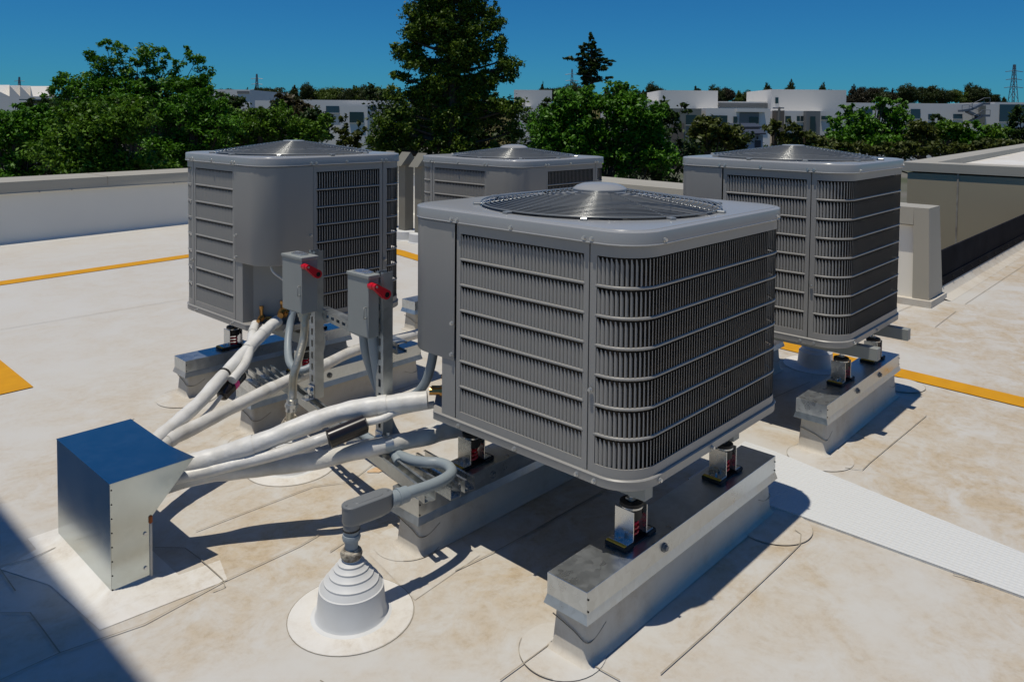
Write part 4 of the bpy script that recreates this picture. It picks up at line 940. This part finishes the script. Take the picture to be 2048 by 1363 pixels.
tree('olive_tree', 'olive coloured tree between the small hut and the utility pole', 33, [(1545, 262, 16, 22), (1560, 285, 22, 20), (1552, 245, 12, 12), (1575, 250, 8, 16)], .2, 'olive', 1.6, 1, 1552, seed=15, cat='tree')
tree('olive_tree', 'low olive bush right of the utility pole under the white building windows', 33, [(1600, 275, 24, 18), (1625, 285, 26, 18), (1590, 258, 16, 12), (1650, 290, 22, 18), (1580, 290, 20, 16)], .19, 'olive', 1.6, 1, 1610, seed=16, cat='shrub')
tree('broadleaf_tree', 'mid green tree in front of the white building, right of the utility pole', 37, [(1690, 224, 16, 11), (1722, 242, 26, 22), (1770, 215, 24, 14), (1792, 236, 30, 20), (1742, 262, 50, 24), (1802, 270, 34, 24), (1690, 270, 36, 24), (1668, 252, 18, 20), (1765, 203, 10, 7), (1810, 210, 9, 8), (1665, 285, 30, 18), (1760, 285, 50, 16)], .2, 'green', 1.6, 1, 1745, seed=17, cat='tree')
tree('young_tree', 'small airy tree in front of the white wall left of the outside stair', 58, [(1876, 236, 12, 10), (1866, 245, 12, 10), (1886, 246, 10, 9), (1872, 255, 14, 8)], .26, 'dark', 1.3, 1, 1874, seed=18, cat='tree', trunk_r=.1)
for i, (x, lb, mt) in enumerate([(1848, 'rounded shrub at the left end of the row before the white building', 'olive'), (1898, 'bright green shrub second in the row before the white building', 'bright'), (1945, 'dark gapped shrub below the outside stair', 'green'), (1992, 'bright shrub at the right end of the row before the white building', 'bright')]):
    tree('tall_shrub', lb, 36, blob(x, 268, 22, 18, 6, 13, 22, 30 + i), .19, mt, 1.7, 1, x, group='row of shrubs before the white building', seed=20 + i, cat='shrub')
tree('dark_tree', 'dark tree cut by the right edge of the picture', 40, [(2040, 235, 20, 20), (2050, 262, 26, 26), (2030, 270, 18, 18), (2070, 245, 26, 26)], .22, 'dark', 1.8, 1, 2050, seed=25, cat='tree')
tree('low_hedge', 'low mixed hedge just beyond the right roof edge, yellow flowers at its tip', 27, [(x, 300 - (x - 1640) * .012 + rng.uniform(-5, 4), 26, 12) for x in range(1640, 2060, 30)], .17, 'olive', 1.6, 1, 1840, seed=26, cat='hedge', limbs=False, trunk_r=.05)
# far tree line on the rise
hill = MB(); rs = []
for px in range(-300, 2500, 100):
    z0 = 1.4 + (232 - 208) / F * 230
    a_, b_ = at(px, 232, 215), at(px, 232, 236); b2 = at(px, 232, 420)
    rs.append([Vector((a_.x, a_.y, GZ)), Vector((b_.x, b_.y, z0 + rng.uniform(-.3, .3) + (px - 1024) * -.0012)), Vector((b2.x, b2.y, z0 - 1)), Vector((b2.x * 1.3, b2.y * 1.3, GZ))])
M['drygrass'] = mat('dry_grass', (.13, .11, .045), .9, 0, .1, noise=(.08, .15, (.04, .05, .02)))
hill.rings(rs, False); tag(hill.build('hill', M['drygrass']), kind='structure')
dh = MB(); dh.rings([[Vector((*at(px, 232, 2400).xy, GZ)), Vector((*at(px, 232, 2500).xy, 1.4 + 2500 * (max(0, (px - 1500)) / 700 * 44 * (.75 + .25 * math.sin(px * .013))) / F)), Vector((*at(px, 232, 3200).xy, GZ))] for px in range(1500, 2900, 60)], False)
M['bluehill'] = mat('hazy_hill', (.06, .12, .22), .9, 0, 0); tag(dh.build('hill', M['bluehill']), kind='structure')  # distance haze put into the hill's blue base colour
far_protos = {}
def far_tree(px, top, wd, kind, i, D=226):
    shape = ('round', 'flat', 'cone')[i % 3] if kind != 'cone' else 'cone'
    key = (kind, shape)
    mt = {'d': 'far', 'l': 'farlight', 'b': 'farbrown', 'cone': 'far'}[kind]
    if key not in far_protos:
        gen = np.random.default_rng(50 + len(far_protos)); t = thing('far_tree', '', 'tree', (0, 0, 0), 0, 'trees along the far skyline')
        if shape == 'round': lb = [(Vector((gen.uniform(-.5, .5), gen.uniform(-.4, .4), .5 + gen.uniform(-.22, .28))), .42, .42, .24) for _ in range(9)]
        elif shape == 'flat': lb = [(Vector((gen.uniform(-.75, .75), gen.uniform(-.4, .4), .55 + gen.uniform(-.25, .2))), .42, .42, .18) for _ in range(10)]
        else: lb = [(Vector((gen.uniform(-.12, .12) * (1 - k / 9), gen.uniform(-.1, .1), .10 + k * .095)), .6 * (1 - k / 9.6), .5 * (1 - k / 9.6), .14) for k in range(9)]
        me = leaves_mesh('crown', lb, .075 if shape == 'cone' else .09, 1.3, gen, .5, .4); me.materials.append(LEAF[mt])
        link(bpy.data.objects.new('crown', me), t)
        m = MB(); m.tube([(0, 0, -1.0), (0, 0, .6)], .035, 6); m.build('trunk', M['bark'], t)
        far_protos[key] = t; o = t
    else: o = copy_tree(far_protos[key])
    b = at(px, 206, D); tp = at(px, top, D); h = tp.z - b.z + .8
    o.location = (b.x, b.y, b.z - .8); wd *= 2.0 if kind == 'cone' else 1.15; o.scale = (wd * D / F, wd * D / F, h); o.rotation_euler = (0, 0, i * 1.7)
    o['label'] = {'d': 'dark rounded tree on the skyline rise', 'l': 'light green tree on the skyline rise', 'b': 'brownish tree on the skyline rise', 'cone': 'pointed dark tree on the skyline rise'}[kind]
    return o
FT = [(434, 178, 14, 'd'), (470, 172, 22, 'd'), (494, 173, 18, 'd'), (511, 172, 12, 'cone'), (545, 168, 34, 'd'), (588, 168, 26, 'd'), (616, 166, 20, 'd'), (600, 188, 36, 'd'), (640, 184, 24, 'l'), (664, 169, 30, 'l'), (690, 172, 24, 'd'), (711, 167, 32, 'l'), (742, 170, 30, 'd'), (770, 172, 30, 'l'), (797, 176, 20, 'd'),
      (1068, 186, 16, 'd'), (1100, 170, 20, 'd'), (1085, 160, 10, 'd'), (1130, 164, 24, 'd'), (1158, 168, 26, 'b'), (1215, 172, 22, 'b'), (1238, 163, 16, 'b'), (1262, 176, 22, 'd'), (1286, 178, 22, 'd'), (1310, 165, 20, 'd'), (1330, 178, 18, 'd'), (1392, 170, 28, 'd'), (1440, 170, 20, 'd'), (1452, 172, 18, 'b'), (1478, 178, 20, 'l'), (1502, 180, 22, 'd'), (1533, 166, 18, 'cone'), (1580, 160, 18, 'cone'), (1646, 165, 14, 'cone'), (1665, 174, 10, 'd'), (1706, 168, 24, 'b'), (1732, 172, 24, 'b'), (1760, 168, 26, 'd'), (1785, 176, 20, 'b'), (1812, 168, 26, 'd'), (1838, 166, 26, 'd'),
      (1858, 172, 22, 'l'), (1884, 172, 24, 'd'), (1912, 178, 20, 'l'), (1938, 170, 24, 'd'), (1955, 166, 24, 'd'), (1985, 184, 14, 'd'), (2008, 192, 12, 'd'), (30, 196, 20, 'b'), (395, 182, 22, 'd')]
for i, (px, tp, wd, k) in enumerate(FT): far_tree(px, tp, wd, k, i)

# --- buildings
M['white'] = mat('white_render', (.70, .68, .64), .8, 0, .2, noise=(.2, .3, (.65, .63, .59))); M['olivewall'] = mat('grey_green_render', (.19, .20, .18), .8, 0, .2); M['greybay'] = mat('grey_panel', (.17, .175, .17), .7)
M['brownwall'] = mat('brown_panel', (.13, .11, .09), .8); M['glass'] = mat('window_glass', (.015, .03, .035), .12, 0, .6); M['glassb'] = mat('blue_glass', (.03, .06, .085), .15, 0, .6); M['dkroof'] = mat('dark_roof', (.035, .04, .055), .6)
M['steel'] = mat('painted_steel', (.12, .14, .17), .5, .3); M['hutwall'] = mat('hut_wall', (.30, .36, .45), .8)
def BB(root, px0, px1, pt_, pb, D, depth, name, mt, out=0.0):
    a_, b_ = at(px0, pt_, D - out), at(px1, pt_, D - out); z1 = at((px0 + px1) / 2, pt_, D - out).z; z0 = GZ if pb is None else at((px0 + px1) / 2, pb, D - out).z
    f = VW * depth; pl = [a_.xy, b_.xy, (b_ + f).xy, (a_ + f).xy]; m = MB(); m.prism([tuple(p) for p in pl], z0, z1)
    o = m.build(name, M[mt], root, 20)
    if root: o.location = -root.location
    return o
def bthing(name, label, px, D, cat='building', group=None):
    p = at(px, 232, D); return thing(name, label, cat, (p.x, p.y, GZ), 0, group)
def win(root, rects, D, mt='glass'):
    for a_, b_, t_, q_ in rects:
        fo = BB(root, a_, b_, t_, q_, D, .12, 'window', mt, .10)
        w_ = (b_ - a_)
        fm = BB(None, a_ - .4, b_ + .4, q_ - .1, q_ + .8, D, .2, 'sill', 'white', .22); fm.parent = fo
bw = bthing('white_building', 'long white two storey building with raised blank blocks across the right background', 1600, 130)
BB(bw, 1232, 1990, 204.5, None, 130, 26, 'wall', 'white'); BB(bw, 1990, 2300, 206, None, 131, 26, 'wall', 'white')
BB(bw, 1322, 1436, 181, None, 128, 14, 'upper_block', 'white'); BB(bw, 1543, 1693, 179.5, None, 128, 14, 'upper_block', 'white')
BB(bw, 1437, 1541, 206, 214, 129.8, .2, 'grey_band', 'greybay', .05)
BB(bw, 1338, 1403, 217, None, 121, 7, 'grey_bay', 'olivewall'); BB(bw, 1343, 1368, 246, None, 120.8, 1, 'brown_base', 'brownwall')
BB(bw, 1412, 1541, 217, None, 121.5, 7, 'white_bay', 'white'); BB(bw, 1480, 1518, 225, None, 121.3, 1, 'recess', 'greybay'); BB(bw, 1474, 1530, 217, 224, 121, 1.5, 'canopy', 'white')
BB(bw, 1558, 1668, 222, None, 123, 6, 'white_bay', 'white'); BB(bw, 1553, 1569, 221, None, 122, 2, 'brown_bay', 'brownwall'); BB(bw, 1614, 1641, 222, None, 121.5, 3, 'portal', 'greybay')
win(bw, [(1345, 1359, 230, 244), (1372, 1393, 230, 250)], 121); win(bw, [(1421, 1455, 231, 252), (1467, 1475, 233, 249), (1499, 1517, 234, 248)], 121.3); win(bw, [(1571, 1582, 232, 246), (1594, 1600, 232, 243), (1601.5, 1607, 232, 243), (1594, 1600, 251, 261), (1601.5, 1607, 251, 261), (1643, 1664, 232, 240)], 123); win(bw, [(1621, 1631, 233, 265)], 121.4)
win(bw, [(1275, 1301, 216, 222), (1316, 1337, 216, 222), (1240, 1262, 216, 224), (1583, 1598, 217, 221), (1682, 1702, 217, 220), (1718, 1745, 217, 228), (1822, 1841, 218, 238), (1857, 1868, 228, 240), (1907, 1925, 228, 238)], 130, 'glassb'); win(bw, [(2000, 2070, 209, 244)], 131, 'glassb')
BB(bw, 1690, 1716, 225, 250, 129.5, .4, 'blue_panel', 'glassb'); BB(bw, 1551, 1557, 195, 207, 128, .2, 'window', 'glass', .1)
for a_, b_ in (((1924, 224), (1944, 221)), ((1944, 221), (1968, 209.5)), ((1968, 209.5), (1980, 209.5)), ((1938, 225), (1958, 234)), ((1944, 246), (1966, 234)), ((1962, 233.5), (1980, 233.5))):
    m = MB(); p, q_ = at(*a_, 127.5), at(*b_, 127.5); off = VW * 1.2
    m.rings([[p, p + off, p + off + Vector((0, 0, .35)), p + Vector((0, 0, .35))], [q_, q_ + off, q_ + off + Vector((0, 0, .35)), q_ + Vector((0, 0, .35))]], True, True, True)
    m.tube([p + Vector((0, 0, 1.1)), q_ + Vector((0, 0, 1.1))], .05, 5); m.tube([p, p + Vector((0, 0, 1.1))], .04, 5); m.tube([q_, q_ + Vector((0, 0, 1.1))], .04, 5)
    o = m.build('stair_flight', M['steel'], bw); o.location = -bw.location
BB(bw, 1960, 1972, 211, 250, 129.5, .4, 'stair_shaft', 'olivewall')
b2 = bthing('white_building', 'plain white building block right behind the tall conifer', 1070, 140); BB(b2, 1028, 1104, 180, None, 140, 16, 'wall', 'white'); BB(b2, 1028, 1062, 212, None, 138, 2, 'porch', 'white'); win(b2, [(1033, 1043, 195, 206)], 140)
b3 = bthing('white_building', 'long low white building with glazed entrance left of the tall conifer', 690, 118); BB(b3, 600, 790, 200.5, None, 118, 18, 'wall', 'white'); BB(b3, 510, 541, 201, None, 119, 12, 'wall', 'white'); BB(b3, 681, 735, 212, None, 114, 3, 'entrance_bay', 'white')
win(b3, [(652, 678, 212, 226), (738, 752, 211, 224)], 118, 'glassb'); win(b3, [(699, 727, 224, 246)], 114)
b4 = bthing('white_building', 'white flat box building seen behind the ragged tree', 455, 150); BB(b4, 395, 500, 179, None, 150, 22, 'wall', 'white'); BB(b4, 474, 498, 182, 187, 149.8, .3, 'roof_screen', 'greybay')
b5 = bthing('sawtooth_hall', 'white hall with sawtooth roof at the far left', 40, 200)
for i, x0 in enumerate((-28, 19, 40, 61)):
    x1 = x0 + (47 if i == 0 else 21); pk = 170 + i * .8
    if i == 3: x1 = 104
    BB(b5, x0, x1 - .1, 193, None, 200, 26, 'wall', 'white'); m = MB(); dz = 26 * VW
    p0, p1, p2 = at(x0, pk, 200), at(x0, 193, 200), at(x1, 193, 200); p3 = at(x1, pk, 226); p4 = at(x0, pk, 226)
    m.face([p0, p1, p2 if i < 3 else at(x0 + 5, 193, 200)]); m.face([p0, p2 if i < 3 else at(x0 + 5, 193, 200), at(x1, 193, 200), p3]); m.face([p0, p3, p4])
    o = m.build('sawtooth_roof', M['white'], b5, 20); o.location = -b5.location
b6 = bthing('low_building', 'low flat roofed building with dark canopy in front of the sawtooth hall', 70, 105); BB(b6, 38, 54, 203, None, 105, 4, 'wall', 'white'); BB(b6, 64, 84, 208, None, 104, 5, 'wall', 'white'); BB(b6, 54, 96, 201, None, 106, 5, 'wall', 'brownwall'); BB(b6, 38, 98, 198.5, 200.5, 103, 8, 'canopy', 'glassb')
b7 = bthing('small_hut', 'small pale blue hut with dark pitched roof among the bushes', 1508, 60, 'hut'); BB(b7, 1490, 1526, 270, None, 60, 4, 'wall', 'hutwall'); win(b7, [(1501, 1504, 273, 279), (1514, 1517, 273, 279)], 60, 'dkroof'); BB(b7, 1510, 1522, 281, None, 60, .1, 'door', 'dkroof', .05)
m = MB(); a_, b_, c_, d_ = at(1476, 270.5, 59), at(1532, 269, 59), at(1524, 261, 63), at(1482, 261, 63); m.rings([[a_, b_, c_, d_], [p + Vector((0, 0, .12)) for p in (a_, b_, c_, d_)]], True, True, True); o = m.build('roof', M['dkroof'], b7, 20); o.location = -b7.location
b8 = bthing('dark_roofed_building', 'long dark roofed shed between the olive trees and the white bay', 1470, 80, 'shed'); BB(b8, 1430, 1520, 256, None, 80, 5, 'wall', 'dkroof'); 
m = MB(); a_, b_, c_, d_ = at(1415, 257, 79), at(1525, 256, 79), at(1510, 249, 84), at(1450, 249, 84); m.rings([[a_, b_, c_, d_], [p + Vector((0, 0, .15)) for p in (a_, b_, c_, d_)]], True, True, True); o = m.build('roof', M['dkroof'], b8, 20); o.location = -b8.location
rd = MB(); rd.sheet([tuple(W(x, y, GZ).xy) for x, y in ((560, 300), (760, 300), (745, 262), (640, 262))], GZ + .02); M['road'] = mat('pale_paving', (.36, .35, .33), .9, 0, .1, noise=(.3, .3, (.30, .29, .27))); tag(rd.build('car_park', M['road']), kind='structure')
# utility pole and power pylons
up_ = bthing('utility_pole', 'grey wooden utility pole with crossarm among the olive trees', 1558.5, 66, 'utility pole'); b0 = up_.location
m = MB(); tp = at(1558.5, 214, 66); m.tube([b0 - b0, tp - b0], lambda f: .17 - .07 * f, 8, True, 0); m.build('pole', mat('grey_wood', (.16, .15, .13), .85), up_)
m = MB(); a_, b_ = at(1546, 216, 66), at(1568, 216, 66); m.tube([a_ - b0, b_ - b0], .07, 6); m.build('crossarm', M['steel'], up_)
def pylon(px, top, D, lb):
    p = bthing('power_pylon', lb, px, D, 'pylon', 'power pylons on the skyline'); b0 = p.location; H_ = at(px, top, D).z - GZ; R3 = Vector((_s, -_c, 0)); m = MB(); rr = .11 * D / 400 + .05; wb = H_ * .15
    def leg(f): w_ = wb * (1 - f) ** 1.2 * .5 + .35; return w_
    lv = [0, .2, .38, .52, .64, .74, .83, .91, 1]
    for sx in (-1, 1):
        for sy in (-1, 1): m.tube([R3 * sx * leg(f) + VW * sy * leg(f) + Vector((0, 0, H_ * f)) for f in lv], rr, 4, True, 0)
        for f0, f1 in zip(lv, lv[1:]):
            for sy in (-1, 1): m.tube([R3 * sx * leg(f0) + VW * sy * leg(f0) + Vector((0, 0, H_ * f0)), R3 * -sx * leg(f1) + VW * sy * leg(f1) + Vector((0, 0, H_ * f1))], rr * .7, 4, True, 0)
    m.build('lattice_mast', M['steel'], p); m = MB()
    for f, w_ in ((.68, .13), (.79, .11), (.90, .12)): m.tube([R3 * -H_ * w_ + Vector((0, 0, H_ * f)), Vector((0, 0, H_ * f + H_ * .015)), R3 * H_ * w_ + Vector((0, 0, H_ * f))], rr, 4, True, 0)
    m.build('crossarm', M['steel'], p)
pylon(2025, 129, 380, 'tall lattice power pylon near the right edge of the sky'); pylon(514, 148, 600, 'thin distant power pylon between the ragged tree and the conifer'); pylon(40, 154, 700, 'tiny distant pylon above the sawtooth hall'); pylon(1143, 138, 620, 'faint distant pylon left of the lone pine')
